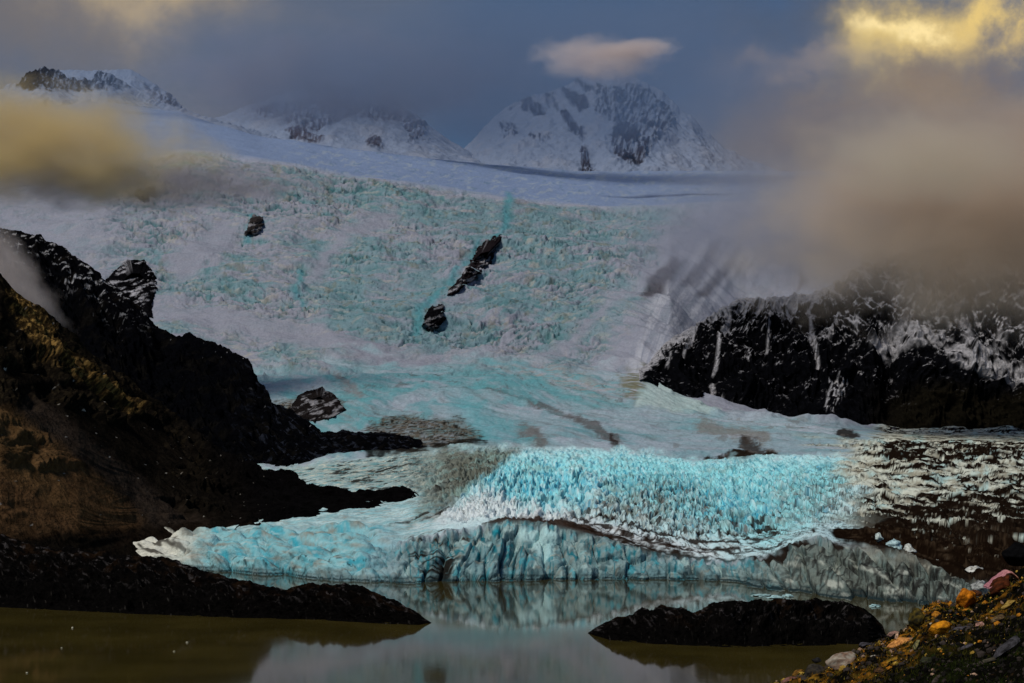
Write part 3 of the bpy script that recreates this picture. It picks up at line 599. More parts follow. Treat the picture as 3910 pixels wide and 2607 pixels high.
hh = (ridged((B.X + B.S * .35 + w) / 70, (B.S - B.X * .35) / 200, 5, 343, 0.6) - 0.6) * 38 + 7 * fbm(B.X / 12, B.S / 12, 4, 345)
hh *= (1 - 0.65 * ss(1.7, 2.0, B.T)) * (1 - .5 * ss(1000, 1250, B.PX))
B.push(hh); B.normals()
B.P[..., 2] += 3.5 * fbm(B.X / 9, B.S / 900, 3, 349) * ss(1.9, 2.0, B.T) * ss(300, 700, B.PX)
c = np.zeros(B.PX.shape + (3,)) + np.array([0.0018, 0.0020, 0.0030])
c = mix(c, (0.0055, 0.005, 0.0045), ss(0, .4, fbm((B.X + B.S) / 60, (B.S - B.X) / 25, 4, 347)) * 0.8)
edge = ss(1.62, 1.95, B.T)
sp = ss(0.20, 0.36, fbm((B.X + B.S) / 26, (B.S - B.X) / 9, 5, 351, .6)) * edge * (1 - ss(420, 640, B.PX)) * .8
sp = np.maximum(sp, ss(.56, .62, fbm(B.X / 7, B.S / 7, 3, 353)) * ss(1.3, 1.7, B.T) * 0.7)
sp = np.maximum(sp, stroke(B.PX + 6 * fbm(B.PX / 12, B.Y / 12, 3, 354), B.Y, [(250, 1062), (330, 1070), (400, 1080), (470, 1110), (520, 1150)], 4, 3) * ss(-.2, .1, fbm(B.PX / 10, B.Y / 10, 3, 355)))
c = mix(c, (0.40, 0.41, 0.45), sp * .9)
c = mix(c, (0.05, 0.06, 0.09), ss(.15, .4, fbm((B.X - B.S) / 30, (B.S + B.X) / 9, 4, 357)) * ss(800, 1100, B.PX) * 0.35)
o = B.build('rock_ridge', c, M_ROCK)
tag(o, 'black mountain ridge with thin snow edges beside the icefall', 'mountain ridge', kind='structure')

# left front hillside: brown, ochre crest, scree
px = np.linspace(-700, 1640, 760)
A = Loft([[(-700, 2300, 1120), (0, 2260, 1180), (400, 2180, 1330), (700, 2120, 1450), (1000, 2075, 1500), (1300, 2045, 1500), (1580, 2030, 1500), (1640, 2030, 1500)],
          [(-700, 2060, 1250), (0, 2050, 1260), (300, 2045, 1350), (520, 2000, 1480), (700, 2010, 1520), (900, 2010, 1540), (1200, 1960, 1560), (1560, 1950, 1560), (1640, 2020, 1530)],
          [(-700, 1500, 1400), (0, 1550, 1420), (300, 1640, 1500), (600, 1780, 1600), (900, 1880, 1650), (1200, 1900, 1620), (1560, 1900, 1600), (1640, 2015, 1545)],
          [(-700, 820, 1650), (-200, 960, 1650), (0, 1035, 1660), (60, 1110, 1670), (150, 1170, 1680), (230, 1215, 1690), (330, 1310, 1720), (430, 1400, 1740), (560, 1500, 1760), (700, 1600, 1780), (850, 1720, 1770), (1000, 1790, 1740), (1119, 1802, 1700), (1165, 1850, 1680), (1200, 1862, 1670), (1277, 1856, 1660), (1355, 1884, 1650), (1440, 1872, 1640), (1510, 1862, 1640), (1585, 1872, 1630), (1600, 1900, 1610), (1612, 2010, 1560), (1640, 2025, 1560)],
          [(-700, 1100, 1900), (0, 1300, 1900), (600, 1750, 1880), (1100, 1900, 1800), (1640, 2090, 1650)]], px, [30, 150, 180, 12], 3)
w = 22 * fbm(A.X / 60, A.S / 60, 3, 361)
dirx = A.X * 0.75 + A.S * 0.66; dirs = A.S * 0.75 - A.X * 0.66
rill = ridged((dirx + w) / 26, dirs / 190, 4, 363, 0.6)
rock = ss(.0, .25, fbm(A.X / 75, A.S / 75, 3, 365) + 0.25 * ss(1.7, 2.6, A.T) + .05)
hh = (rill - .6) * (4 + 20 * rock) + rock * (6 * fbm(A.X / 14, A.S / 14, 4, 367) + 14 * fbm(A.X / 40, A.S / 40, 3, 369))
hh *= ss(0, .8, A.T) * (1 - 0.6 * ss(2.8, 3.0, A.T)) * (1 - .5 * ss(1000, 1200, A.PX))
A.push(hh); A.normals()
A.P[..., 2] += 2.5 * fbm(A.X / 8, A.S / 900, 3, 368) * ss(2.9, 3.0, A.T)
qx = A.PX + 30 * fbm(A.PX / 60, A.Y / 60, 4, 371); qy = A.Y + 30 * fbm(A.PX / 60, A.Y / 60, 4, 373)
c = np.zeros(A.PX.shape + (3,)) + np.array([0.0075, 0.0060, 0.0045])
scree = polymask(qx, qy, [(-700, 1500), (0, 1560), (150, 1640), (330, 1780), (480, 1900), (560, 1990), (480, 2010), (250, 2030), (-700, 2060)], 35)
c = mix(c, (0.072, 0.040, 0.019), scree)
c = mix(c, (0.030, 0.022, 0.017), polymask(qx, qy, [(120, 1500), (300, 1640), (560, 1850), (800, 2000), (560, 2010), (450, 1870), (300, 1740), (60, 1580)], 35) * .9)
c = c * (1 + .55 * scree * fbm(A.PX / 9, A.Y / 9, 4, 381, .7))[..., None]
c = mix(c, (0.10, 0.058, 0.024), scree * ss(.0, .4, fbm((dirx) / 40, dirs / 160, 4, 375)) * .6)
speck = ss(-.05, .45, fbm(A.PX / 13, A.Y / 19, 5, 377, .7))
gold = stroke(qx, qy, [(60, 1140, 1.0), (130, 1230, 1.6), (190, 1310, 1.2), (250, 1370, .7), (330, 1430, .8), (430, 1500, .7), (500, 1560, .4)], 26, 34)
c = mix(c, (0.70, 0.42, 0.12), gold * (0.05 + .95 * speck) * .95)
c = mix(c, (0.045, 0.034, 0.018), rock * speck * .6 * (1 - ss(500, 1000, A.PX)) * ss(1.2, 1.8, A.T))
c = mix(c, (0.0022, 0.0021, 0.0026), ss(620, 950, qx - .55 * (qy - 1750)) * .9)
c = mix(c, (0.5, 0.47, 0.42), ss(.60, .66, fbm(A.X / 5, A.S / 5, 2, 379)) * (1 - ss(700, 1200, A.PX)) * .6)
mound = polymask(qx, qy, [(420, 2090), (480, 2030), (620, 2005), (760, 2000), (900, 2010), (1000, 2040), (700, 2070)], 14)
c = mix(c, (0.010, 0.007, 0.005), mound)
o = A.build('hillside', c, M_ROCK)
tag(o, 'steep brown hillside with golden crest at the left above the lake', 'hillside', kind='structure')

# ------------------------------------------------------------------ ISLETS
def islet(name, shore, topl, label, seed, deep=60, rows=(70, 50)):
    px = np.linspace(shore[0][0], shore[-1][0], 620)
    f = [(x, y + 12, wl(y) - 1) for x, y in shore]
    xs = np.array([p[0] for p in shore]); ys = np.array([p[1] for p in shore])
    t = []; b = []
    for x, y in topl:
        sy = np.interp(x, xs, ys); d0 = wl(sy); hgt = max((sy - y) / F * d0, 0)
        dc = d0 + min(deep, 4 + hgt * 1.7)
        t.append((x, y, dc)); b.append((x, YH + (CAMZ + 3) * F / (dc + 6 + hgt * 2.2), dc + 6 + hgt * 2.2))
    I = Loft([f, t, b], px, rows, 4)
    w = 10 * fbm(I.X / 25, I.S / 25, 3, seed)
    r = ridged((I.X + w) / 30, (I.S + w) / 16, 5, seed + 2, 0.6)
    hh = (r - .55) * 11 + 2.4 * fbm(I.X / 5, I.S / 4, 4, seed + 4)
    q_ = I.P[..., 2] / 4.5 + 1.2 * fbm(I.X / 40, I.S / 60, 3, seed + 12) + .02 * I.X
    hh = hh + 3.2 * (np.abs((q_ % 1.0) - .5) * 2 - .5) * ss(-.3, .2, fbm(I.X / 30, I.S / 30, 3, seed + 14)) + 4 * (worley((I.X + w) / 9, I.S / 6, 5)[0] - .5)
    e = np.minimum(I.PX - px[0], px[-1] - I.PX) / 200
    hh *= np.clip(e, 0, 1) * (1 - .55 * ss(.75, 1., I.T)) * ss(0, .25, I.T)
    I.push(hh); I.normals()
    c = np.zeros(I.PX.shape + (3,)) + np.array([0.0030, 0.0027, 0.0026])
    c = mix(c, (0.016, 0.009, 0.005), ss(.0, .4, fbm(I.X / 14, I.S / 10, 4, seed + 6)) * ss(.5, .95, I.T) * .8)
    lt = ss(.14, .42, fbm((I.PX + .6 * I.Y) / 50, (I.Y - .25 * I.PX) / 10, 5, seed + 8, .65)) * ss(.30, .9, I.T)
    c = mix(c, (0.075, 0.068, 0.070), lt * .8)
    c = mix(c, (0.06, 0.055, 0.05), ss(.36, .5, fbm(I.PX / 7, I.Y / 30, 4, seed + 10)) * (1 - ss(.6, .9, I.T)) * .4)
    o = I.build(name, c, M_ISLET)
    return tag(o, label, 'islet')


islet('rocky_islet', [(-700, 2300), (0, 2320), (200, 2330), (500, 2345), (900, 2360), (1200, 2368), (1500, 2384), (1600, 2388), (1652, 2381)],
      [(-700, 1990), (0, 2030), (60, 2062), (140, 2085), (300, 2092), (430, 2112), (620, 2126), (700, 2152), (820, 2197), (900, 2212), (1020, 2242), (1100, 2248), (1170, 2228), (1300, 2228), (1400, 2252), (1500, 2292), (1580, 2332), (1652, 2380)],
      'long low black rock tongue reaching into the lake from the left', 401, 90, (110, 50))
islet('rocky_islet', [(2241, 2420), (2330, 2445), (2500, 2460), (2800, 2473), (3000, 2468), (3200, 2465), (3320, 2460), (3386, 2436)],
      [(2241, 2418), (2276, 2396), (2362, 2356), (2477, 2326), (2560, 2318), (2610, 2328), (2634, 2340), (2715, 2300), (2800, 2298), (2944, 2290), (3100, 2290), (3249, 2295), (3317, 2333), (3370, 2384), (3386, 2432)],
      'rounded black rock islet alone in the lake behind the foreground slope', 431, 45, (80, 40))

# ------------------------------------------------------------------ ROCK OUTCROPS IN THE ICEFALL
def ice_D(x, y):
    j = int(np.clip(np.searchsorted(pxs, x), 3, len(pxs) - 4)); k = int(np.argmax(G.T[:, j] >= 7.0))
    P_ = G.P[60:k, j - 3:j + 4].mean(1)
    yy = np.minimum.accumulate(YH - (P_[:, 2] - CAMZ) * F / P_[:, 1])
    return float(np.interp(y, yy[::-1], P_[:, 1][::-1]))


def blob(name, outline, D, thick, label, seed, colr=(0.006, 0.006, 0.008), snow=0.25, cat='rock outcrop', rag=11, mat=None):
    """a solid crag: traced outline at its distance, domed towards the lake, closed behind"""
    pts = np.array(outline, float); c0 = pts.mean(0)
    n = 150; seg = np.linalg.norm(np.roll(pts, -1, 0) - pts, axis=1); cum = np.concatenate([[0], np.cumsum(seg)])
    u = np.linspace(0, cum[-1], n, endpoint=False); pp = np.vstack([pts, pts[:1]])
    ox = np.interp(u, cum, pp[:, 0]); oy = np.interp(u, cum, pp[:, 1])
    nr = 44; V = []; C = []
    for k in range(nr + 1):
        rr = k / nr
        x = c0[0] + (ox - c0[0]) * rr; y = c0[1] + (oy - c0[1]) * rr
        x = x + rag * rr * (perlin(u / 26 + seed, u * 0 + 3, 2) + .6 * perlin(u / 9 + seed, u * 0 + 5, 4)) * min(1, 14 / 11.); y = y + rag * rr * (perlin(u / 24 + seed, u * 0 + 8, 3) + .6 * perlin(u / 8 + seed, u * 0 + 9, 5))
        dome = math.sqrt(max(0, 1 - rr ** 2.2))
        base_d = np.array([ice_D(a_, b_) for a_, b_ in zip(x, y)]) - 6
        g = fbm(x / 16, y / 13, 4, seed) * .8
        d = base_d - thick * .55 * dome * (0.75 + 0.6 * g) + (1 - dome) * 12 - 6
        V.append(at(x, y, d))
        s = ss(.04, .26, fbm((x - .6 * y) / 60, (y + x * .35) / 17, 5, seed + 5, .62)) * snow
        C.append(mix(np.zeros(x.shape + (3,)) + np.array(colr), (.38, .38, .42), s))
    x = c0[0] + (ox - c0[0]) * .5; y = c0[1] + (oy - c0[1]) * .5
    V.append(at(x, y, base_d.mean() + thick)); C.append(np.zeros(x.shape + (3,)) + np.array(colr))
    V = np.array(V); C = np.array(C); R_ = V.shape[0]
    i = np.arange(R_ * n).reshape(R_, n); j = np.roll(i, -1, 1)
    Q = np.stack([i[:-1], i[1:], j[1:], j[:-1]], -1).reshape(-1, 4)
    o = mesh_from(name, V, Q, C, mat or M_ROCK)
    return tag(o, label, cat)


blob('rock_outcrop', [(1705, 1130), (1730, 1085), (1790, 1020), (1810, 960), (1860, 915), (1920, 900), (1905, 940), (1880, 990), (1830, 1050), (1780, 1090), (1740, 1120)], 3330, 60, 'long slanting dark rock rib in the middle of the icefall', 500, (0.014, 0.011, 0.013), .75)
blob('rock_outcrop', [(1612, 1245), (1620, 1215), (1640, 1180), (1670, 1158), (1700, 1170), (1698, 1210), (1680, 1255), (1640, 1262)], 3180, 50, 'black knob of rock just below the slanting rib', 510, (0.004, 0.004, 0.005), .30)
blob('rock_outcrop', [(932, 885), (950, 845), (975, 822), (1005, 830), (1000, 860), (975, 895), (940, 900)], 3760, 60, 'small grey rock alone high on the left of the icefall', 520, (0.03, 0.026, 0.026), .5)
blob('rock_outcrop', [(515, 745), (530, 725), (570, 715), (590, 722), (560, 750), (535, 762)], 4080, 60, 'tiny dim rock under the yellow cloud', 530, (0.02, 0.016, 0.015), .1)
blob('rock_outcrop', [(400, 1075), (450, 1020), (490, 990), (550, 992), (590, 1040), (604, 1100), (580, 1150), (585, 1215), (540, 1200), (480, 1150), (420, 1110)], 2500, 34, 'black crag patched with snow beside the left ridge', 540, (0.004, 0.004, 0.005), .9, rag=4)
blob('rock_outcrop', [(1100, 1560), (1150, 1500), (1230, 1475), (1290, 1520), (1320, 1560), (1280, 1590), (1200, 1612), (1130, 1600)], 2380, 30, 'low dark rock half covered by dirty ice above the black spur', 550, (0.012, 0.010, 0.010), .55, rag=6)

# ------------------------------------------------------------------ ICE PIECES
def lump(name, px, y, w, hgt, D, col, label, cat, mat, seed, group=None, rough=.35, ang=0.0, flat=0.0, cuts=6, sub=4, depth=1.0, sink=0.0, tint=None):
    """one faceted boulder or ice block; w and hgt in photo units at distance D"""
    import bmesh
    bm = bmesh.new(); bmesh.ops.create_icosphere(bm, subdivisions=sub, radius=1.0)
    r = random.Random(seed)
    planes = []
    for _ in range(cuts):
        v = Vector((r.uniform(-1, 1), r.uniform(-1, 1), r.uniform(-.7, 1))).normalized(); planes.append((v, r.uniform(.55, .86)))
    off = Vector((seed * 3.1, seed * 1.7, 0))
    for v in bm.verts:
        p = v.co.copy()
        for n_, d_ in planes:
            k = p.dot(n_)
            if k > d_: p -= n_ * (k - d_) * .96
        nz = mnoise.fractal(p * 1.6 + off, 1.0, 2.0, 4)
        v.co = p * (1 + rough * nz)
    sx = w / F * D / 2; sz = hgt / F * D / 2; sy = (sx + sz) / 2 * depth * 1.1
    ca, sa = math.cos(ang), math.sin(ang)
    n_v = len(bm.verts); cols = np.zeros((n_v, 3)); b0 = np.array(col)
    tt = np.array(tint) if tint is not None else b0 * .45
    for i, v in enumerate(bm.verts):
        x, yy, z = v.co.x * sx, v.co.y * sy, v.co.z * sz
        f = mnoise.fractal(v.co * 3.2 + off * 2, .8, 2.0, 5) * 1.3 + .38
        cols[i] = b0 * (1 - min(max(f, 0), 1)) + tt * min(max(f, 0), 1)
        v.co = Vector((x * ca - z * sa, yy, x * sa + z * ca))
    me = bpy.data.meshes.new(name); bm.to_mesh(me); bm.free()
    for p_ in me.polygons: p_.use_smooth = True
    a = me.color_attributes.new('Col', 'FLOAT_COLOR', 'POINT')
    cc = np.ones((n_v, 4), np.float32); cc[:, :3] = cols; a.data.foreach_set('color', cc.ravel())
    me.materials.append(mat)
    o = bpy.data.objects.new(name, me); COL.objects.link(o)
    p = at(px, y, D); o.location = (p[0], p[1], p[2] - sink)
    return tag(o, label, cat, group)


M_BERG = surf_mat('berg ice', 0.4, 0.4, ((0.8, .8, .5),), 0.15, 0.8)
ice = 'ice blocks standing out of the dark debris'
lump('ice_block', 3356, 2050, 34, 34, 1225, (.55, .66, .64), 'slim white ice fin, leftmost piece standing in the dark debris', 'ice block', M_BERG, 3, ice)
lump('ice_block', 3415, 2080, 60, 50, 1215, (.5, .72, .76), 'pointed pale blue ice block in the middle of the dark debris', 'ice block', M_BERG, 4, ice, cuts=9)
lump('ice_block', 3475, 2100, 45, 45, 1205, (.62, .66, .62), 'small jagged white ice block right of the pointed one', 'ice block', M_BERG, 5, ice, cuts=9)
lump('ice_block', 3575, 2146, 85, 24, 1175, (.75, .78, .74), 'flat white ice slab lying along the edge of the debris', 'ice block', M_BERG, 6, ice, rough=.5)
lump('ice_block', 3725, 2185, 82, 46, 1130, (.68, .70, .66), 'white ice block in dark debris above the orange boulder', 'ice block', M_BERG, 7, ice, tint=(.18, .17, .14))
lump('ice_block', 3740, 2250, 75, 70, 1070, (.40, .42, .40), 'grey streaked ice block behind the orange boulder', 'ice block', M_BERG, 8, ice, tint=(.08, .08, .075))
for k, (x, y, w_, lb) in enumerate(((2905, 2275, 70, 'largest pale blue brash floating at the foot of the ice front'), (2960, 2283, 60, 'pale blue brash ice just right of the largest piece'), (3010, 2278, 46, 'narrow blue brash piece nearest the dirty ice wall'),
                                    (3120, 2302, 46, 'thin white floe in the dark water left of the slope'), (3340, 2315, 40, 'thin white floe close under the grey ice wall'))):
    lump('ice_floe', x, y - 3, w_, 12, wl(y), (.42, .66, .68), lb, 'ice floe', M_BERG, 20 + k, 'brash ice at the ice front', rough=.6)
for k, (x, y, w_, lb) in enumerate(((277, 2398, 9, 'white ice speck nearest the black rock tongue'), (715, 2454, 11, 'white ice speck on the edge of the grey reflection'), (665, 2488, 10, 'white ice speck just below left of another one'),
                                    (103, 2570, 10, 'white ice speck at the bottom left of the lake'), (235, 2475, 6, 'faintest white ice speck on the olive water'))):
    lump('ice_chunk', x, y - 2, w_, 6, wl(y), (.75, .72, .55), lb, 'ice chunk', M_BERG, 40 + k, 'ice specks on the olive water', sub=2)

# ------------------------------------------------------------------ WATER AND LAKE BED
def plane(name, z, mat, x0, x1, y0, y1):
    V = np.array([[x0, y0, z], [x1, y0, z], [x1, y1, z], [x0, y1, z]], float)
    return mesh_from(name, V, np.array([[0, 1, 2, 3]]), None, mat, False)


mw = bpy.data.materials.new('lake water'); mw.use_nodes = True
nt = mw.node_tree; b = nt.nodes['Principled BSDF']; L = nt.links.new
b.inputs['Roughness'].default_value = 0.05; b.inputs['IOR'].default_value = 1.33; b.inputs['Specular IOR Level'].default_value = 0.3; b.inputs['Specular Tint'].default_value = (1, .86, .74, 1)
geo = nd(nt, 'ShaderNodeNewGeometry')
n1 = nd(nt, 'ShaderNodeTexNoise', Scale=0.02, Detail=3.0); L(geo.outputs['Position'], n1.inputs['Vector'])
cr = nd(nt, 'ShaderNodeValToRGB'); L(n1.outputs['Fac'], cr.inputs['Fac'])
cr.color_ramp.elements[0].position = .35; cr.color_ramp.elements[0].color = (0.036, 0.028, 0.006, 1)
cr.color_ramp.elements[1].position = .7; cr.color_ramp.elements[1].color = (0.062, 0.048, 0.011, 1)
L(cr.outputs[0], b.inputs['Base Color'])
mp = nd(nt, 'ShaderNodeMapping'); mp.inputs['Scale'].default_value = (1.0, 0.35, 1); L(geo.outputs['Position'], mp.inputs['Vector'])
n2 = nd(nt, 'ShaderNodeTexNoise', Scale=0.35, Detail=3.0); L(mp.outputs[0], n2.inputs['Vector'])
bp = nd(nt, 'ShaderNodeBump', Strength=0.12, Distance=0.08); L(n2.outputs['Fac'], bp.inputs['Height']); L(bp.outputs[0], b.inputs['Normal'])
tag(plane('water', 0.0, mw, -6000, 6000, -500, 3000), 'still olive brown lake reflecting the ice front', 'lake', kind='structure')
m_bed = surf_mat('lake bed', 0.9, 0.1, ((0.02, 5.0, .5),), 0.3, 0.01, (0.03, 0.028, 0.024))
tag(plane('ground', -14.0, m_bed, -30000, 30000, -3000, 40000), 'dark rocky ground under the lake and valley', 'ground', kind='structure')

# ------------------------------------------------------------------ FOREGROUND SLOPE
sil = [(1400, 3600), (2000, 3200), (2600, 2780), (2880, 2632), (2930, 2612), (3000, 2600), (3060, 2576), (3150, 2535), (3250, 2492), (3340, 2450), (3400, 2430), (3470, 2385), (3520, 2320), (3580, 2300), (3650, 2300), (3720, 2285), (3780, 2255), (3860, 2205), (3910, 2165), (4100, 2060), (4700, 1800), (5400, 1600)]
px = np.linspace(1400, 5400, 900)
fl0 = [(1400, 5600, 11), (5400, 3600, 11)]
fl1 = [(1400, 4200, 30), (2880, 2950, 34), (3910, 2740, 34), (5400, 2500, 34)]
fl2 = [(x, y + 0.42 * (np.interp(x, [1400, 2880, 3910, 5400], [4200, 2950, 2740, 2500]) - y), 46) for x, y in sil]
fl3 = [(x, y, 60) for x, y in sil]
fl4 = [(x, y + 420, 85) for x, y in sil]
fl5 = [(x, YH + (CAMZ + 6) * F / 330, 330) for x, y in sil]
FG = Loft([fl0, fl1, fl2, fl3, fl4, fl5], px, [60, 170, 150, 30, 40], 3)
hh = .55 * fbm(FG.X / 2.2, FG.P[..., 1] / 3.5, 5, 601, .55) + .10 * fbm(FG.X / .35, FG.P[..., 1] / .5, 3, 603)
FGP0 = FG.P.copy()
FG.push(hh * (1 - .5 * ss(2.8, 3, FG.T)))
FG.normals()
fgn = fbm(FG.X / 1.2, FG.P[..., 1] / 2.0, 5, 605)
fg2 = fbm(FG.X / .25, FG.P[..., 1] / .4, 4, 607)
c = np.zeros(FG.PX.shape + (3,)) + np.array([0.0035, 0.0034, 0.0022])  # near-black soil: the slope's shade is painted in
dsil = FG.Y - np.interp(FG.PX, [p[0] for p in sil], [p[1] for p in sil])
lit = ss(215, 15, dsil) * ss(2880, 3300, FG.PX)  # painted light: warm colours only near the skyline
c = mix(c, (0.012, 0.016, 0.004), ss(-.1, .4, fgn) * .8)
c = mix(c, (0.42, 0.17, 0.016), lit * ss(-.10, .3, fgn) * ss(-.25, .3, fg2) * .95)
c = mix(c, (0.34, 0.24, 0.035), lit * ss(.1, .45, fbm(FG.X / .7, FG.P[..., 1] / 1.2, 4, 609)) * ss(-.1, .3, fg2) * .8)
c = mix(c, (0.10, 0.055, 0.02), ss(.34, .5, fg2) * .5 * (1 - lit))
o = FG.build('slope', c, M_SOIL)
tag(o, 'mossy moraine slope with painted shade in the bottom right foreground', 'slope', kind='structure')


def ground_D(x, y):                         # distance of the slope where the sight line (x, y) meets it
    j = int(np.clip(np.searchsorted(px, x), 0, len(px) - 1)); k = int(np.argmax(FG.T[:, j] >= 3.0))
    yy = FG.Y[:k, j][::-1]; dd = FG.D[:k, j][::-1]
    return float(np.interp(y, yy, dd))


OR = (.7, .26, .015); LG = (.30, .27, .22); PK = (.42, .24, .20); DK = (.02, .019, .02); YL = (.42, .30, .06); GY = (.075, .07, .085)
BG = 'boulders on the foreground slope'
stones = [  # px, y, w, h, colour, tint, angle, label
    (3690, 2282, 92, 84, (.60, .20, .012), (.26, .075, .006), .1, 'pointed orange boulder standing on the skyline of the slope'),
    (3215, 2530, 150, 78, LG, (.20, .12, .08), .28, 'big pale rounded slab at the lower left edge of the slope'),
    (3112, 2568, 100, 70, (.05, .042, .03), DK, .2, 'grey brown rounded boulder left of the big pale slab'),
    (3118, 2521, 42, 24, DK, None, 0, 'small black stone at the water edge above the grey brown boulder'),
    (3432, 2452, 112, 44, (.70, .32, .09), (.32, .13, .04), .38, 'long orange tan stone leaning along the slope edge'),
    (3408, 2422, 56, 26, (.34, .2, .16), (.1, .06, .05), .4, 'small pinkish stone just above the long orange tan stone'),
    (3505, 2362, 84, 92, (.016, .016, .010), (.09, .065, .012), .3, 'large dark mossy boulder at the shoulder of the slope'),
    (3596, 2398, 110, 62, (.66, .27, .012), (.30, .10, .01), .15, 'broad boulder covered in bright orange lichen'),
    (3555, 2384, 34, 14, (.5, .46, .34), LG, .1, 'small cream stone beside the bright lichen boulder'),
    (3676, 2404, 120, 34, GY, DK, .12, 'long dark grey stone right of the bright lichen boulder'),
    (3746, 2390, 48, 44, PK, (.2, .1, .07), .0, 'round pink stone at the right end of the long grey stone'),
    (3812, 2362, 66, 32, (.13, .09, .04), (.05, .03, .02), .4, 'tan mossy stone up the slope from the round pink stone'),
    (3845, 2468, 150, 34, (.06, .058, .065), DK, .62, 'long tilted grey slab near the right edge'),
    (3300, 2462, 66, 26, DK, GY, .1, 'flat dark stone on the edge between pale slab and orange stone'),
    (3572, 2350, 44, 34, (.40, .17, .02), (.2, .07, .01), 0, 'small orange stone below the skyline left of the pointed boulder'),
    (3618, 2366, 52, 22, YL, (.25, .12, .02), .1, 'yellow lichen stone above the bright orange boulder'),
    (3022, 2596, 80, 30, (.22, .11, .10), (.10, .04, .02), .35, 'reddish stone at the bottom left tip of the slope'),
    (3048, 2572, 60, 28, (.22, .11, .02), (.06, .03, .01), .3, 'brown orange stone just above the reddish stone'),
    (3852, 2306, 66, 30, (.34, .24, .06), (.14, .07, .02), .5, 'yellowish stone high on the slope right of the pointed boulder'),
    (3300, 2502, 34, 14, (.5, .48, .44), LG, .5, 'small white chip right of the big pale slab'),
    (3335, 2506, 24, 12, (.45, .42, .36), LG, .2, 'smallest white chip below the long orange tan stone'),
    (3725, 2262, 52, 30, (.14, .05, .02), DK, .0, 'low rust red stone between pointed boulder and pink ledge'),
    (3815, 2236, 120, 60, (.085, .022, .008), (.02, .008, .004), .55, 'dark red boulder carrying the pink ledge'),
    (3500, 2462, 26, 44, (.22, .20, .08), DK, -.4, 'upright mossy stone right of the long orange tan stone'),
    (3780, 2520, 60, 26, (.07, .06, .04), DK, .3, 'dull brown stone low on the dark part of the slope'),
    (3812, 2560, 26, 14, (.30, .27, .15), LG, .2, 'pale chip in the dark bottom right corner'),
    (3360, 2560, 50, 26, (.10, .05, .02), DK, .2, 'small brown stone below the white chips'),
    (3590, 2585, 34, 18, (.26, .13, .05), DK, .3, 'small orange brown stone at the bottom of the slope'),
    (3700, 2470, 70, 34, (.03, .028, .025), GY, .25, 'dark stone between the round pink stone and the tilted slab'),
    (3540, 2520, 60, 30, (.04, .045, .02), DK, .2, 'mossy green black stone in the lower middle of the slope'),
]
for k, (x, y, w_, h_, cc, ti, an, lb) in enumerate(stones):
    lump('boulder', x, y, w_, h_, ground_D(x, y + h_ * .3), cc, lb, 'boulder', M_STONE, 100 + k, BG, rough=.13, ang=an, cuts=15, sub=4, tint=ti)
# squarish black boulder against the debris field
lump('boulder', 3885, 2112, 135, 100, 63, (.0035, .0035, .004), 'squarish black boulder at the right edge of the picture', 'boulder', M_STONE, 190, BG, rough=.06, cuts=14, depth=1.2)


# pink bent ledge: a slab with a bend, thick all round
def ledge():
    path = [(3766, 2242), (3785, 2226), (3805, 2208), (3825, 2192), (3842, 2182), (3855, 2184), (3868, 2194), (3878, 2206)]
    n = 60; P_ = np.array(path, float); u = np.linspace(0, len(P_) - 1, n)
    x = np.interp(u, range(len(P_)), P_[:, 0]); y = np.interp(u, range(len(P_)), P_[:, 1])
    D = 59.0; V = []; C = []; m = 16
    for k in range(n):
        t = k / (n - 1); th = 13 * (math.sin(math.pi * min(max(t, .04), .97)) ** .45) / F * D / 2
        p = at(x[k], y[k], D)
        for j in range(m):
            a = 2 * math.pi * j / m
            nzz = 1 + .25 * mnoise.noise(Vector((t * 9, math.cos(a), math.sin(a))))
            V.append((p[0] + .3 * th * math.cos(a), p[1] + .45 * math.cos(a) * nzz, p[2] + th * math.sin(a) * nzz))
            q = .5 + .5 * mnoise.noise(Vector((t * 6, j * .4, 3)))
            C.append(np.array((.50, .24, .27)) * (1 - t ** 3) + np.array((.62, .36, .22)) * t ** 3 - .10 * q)
    i = np.arange(n * m).reshape(n, m); j = np.roll(i, -1, 1)
    Q = np.stack([i[:-1], i[1:], j[1:], j[:-1]], -1).reshape(-1, 4)
    o = mesh_from('ledge_stone', np.array(V), Q, np.array(C), M_STONE)
    tag(o, 'bent pink slab arching over the dark red boulder', 'stone')
ledge()

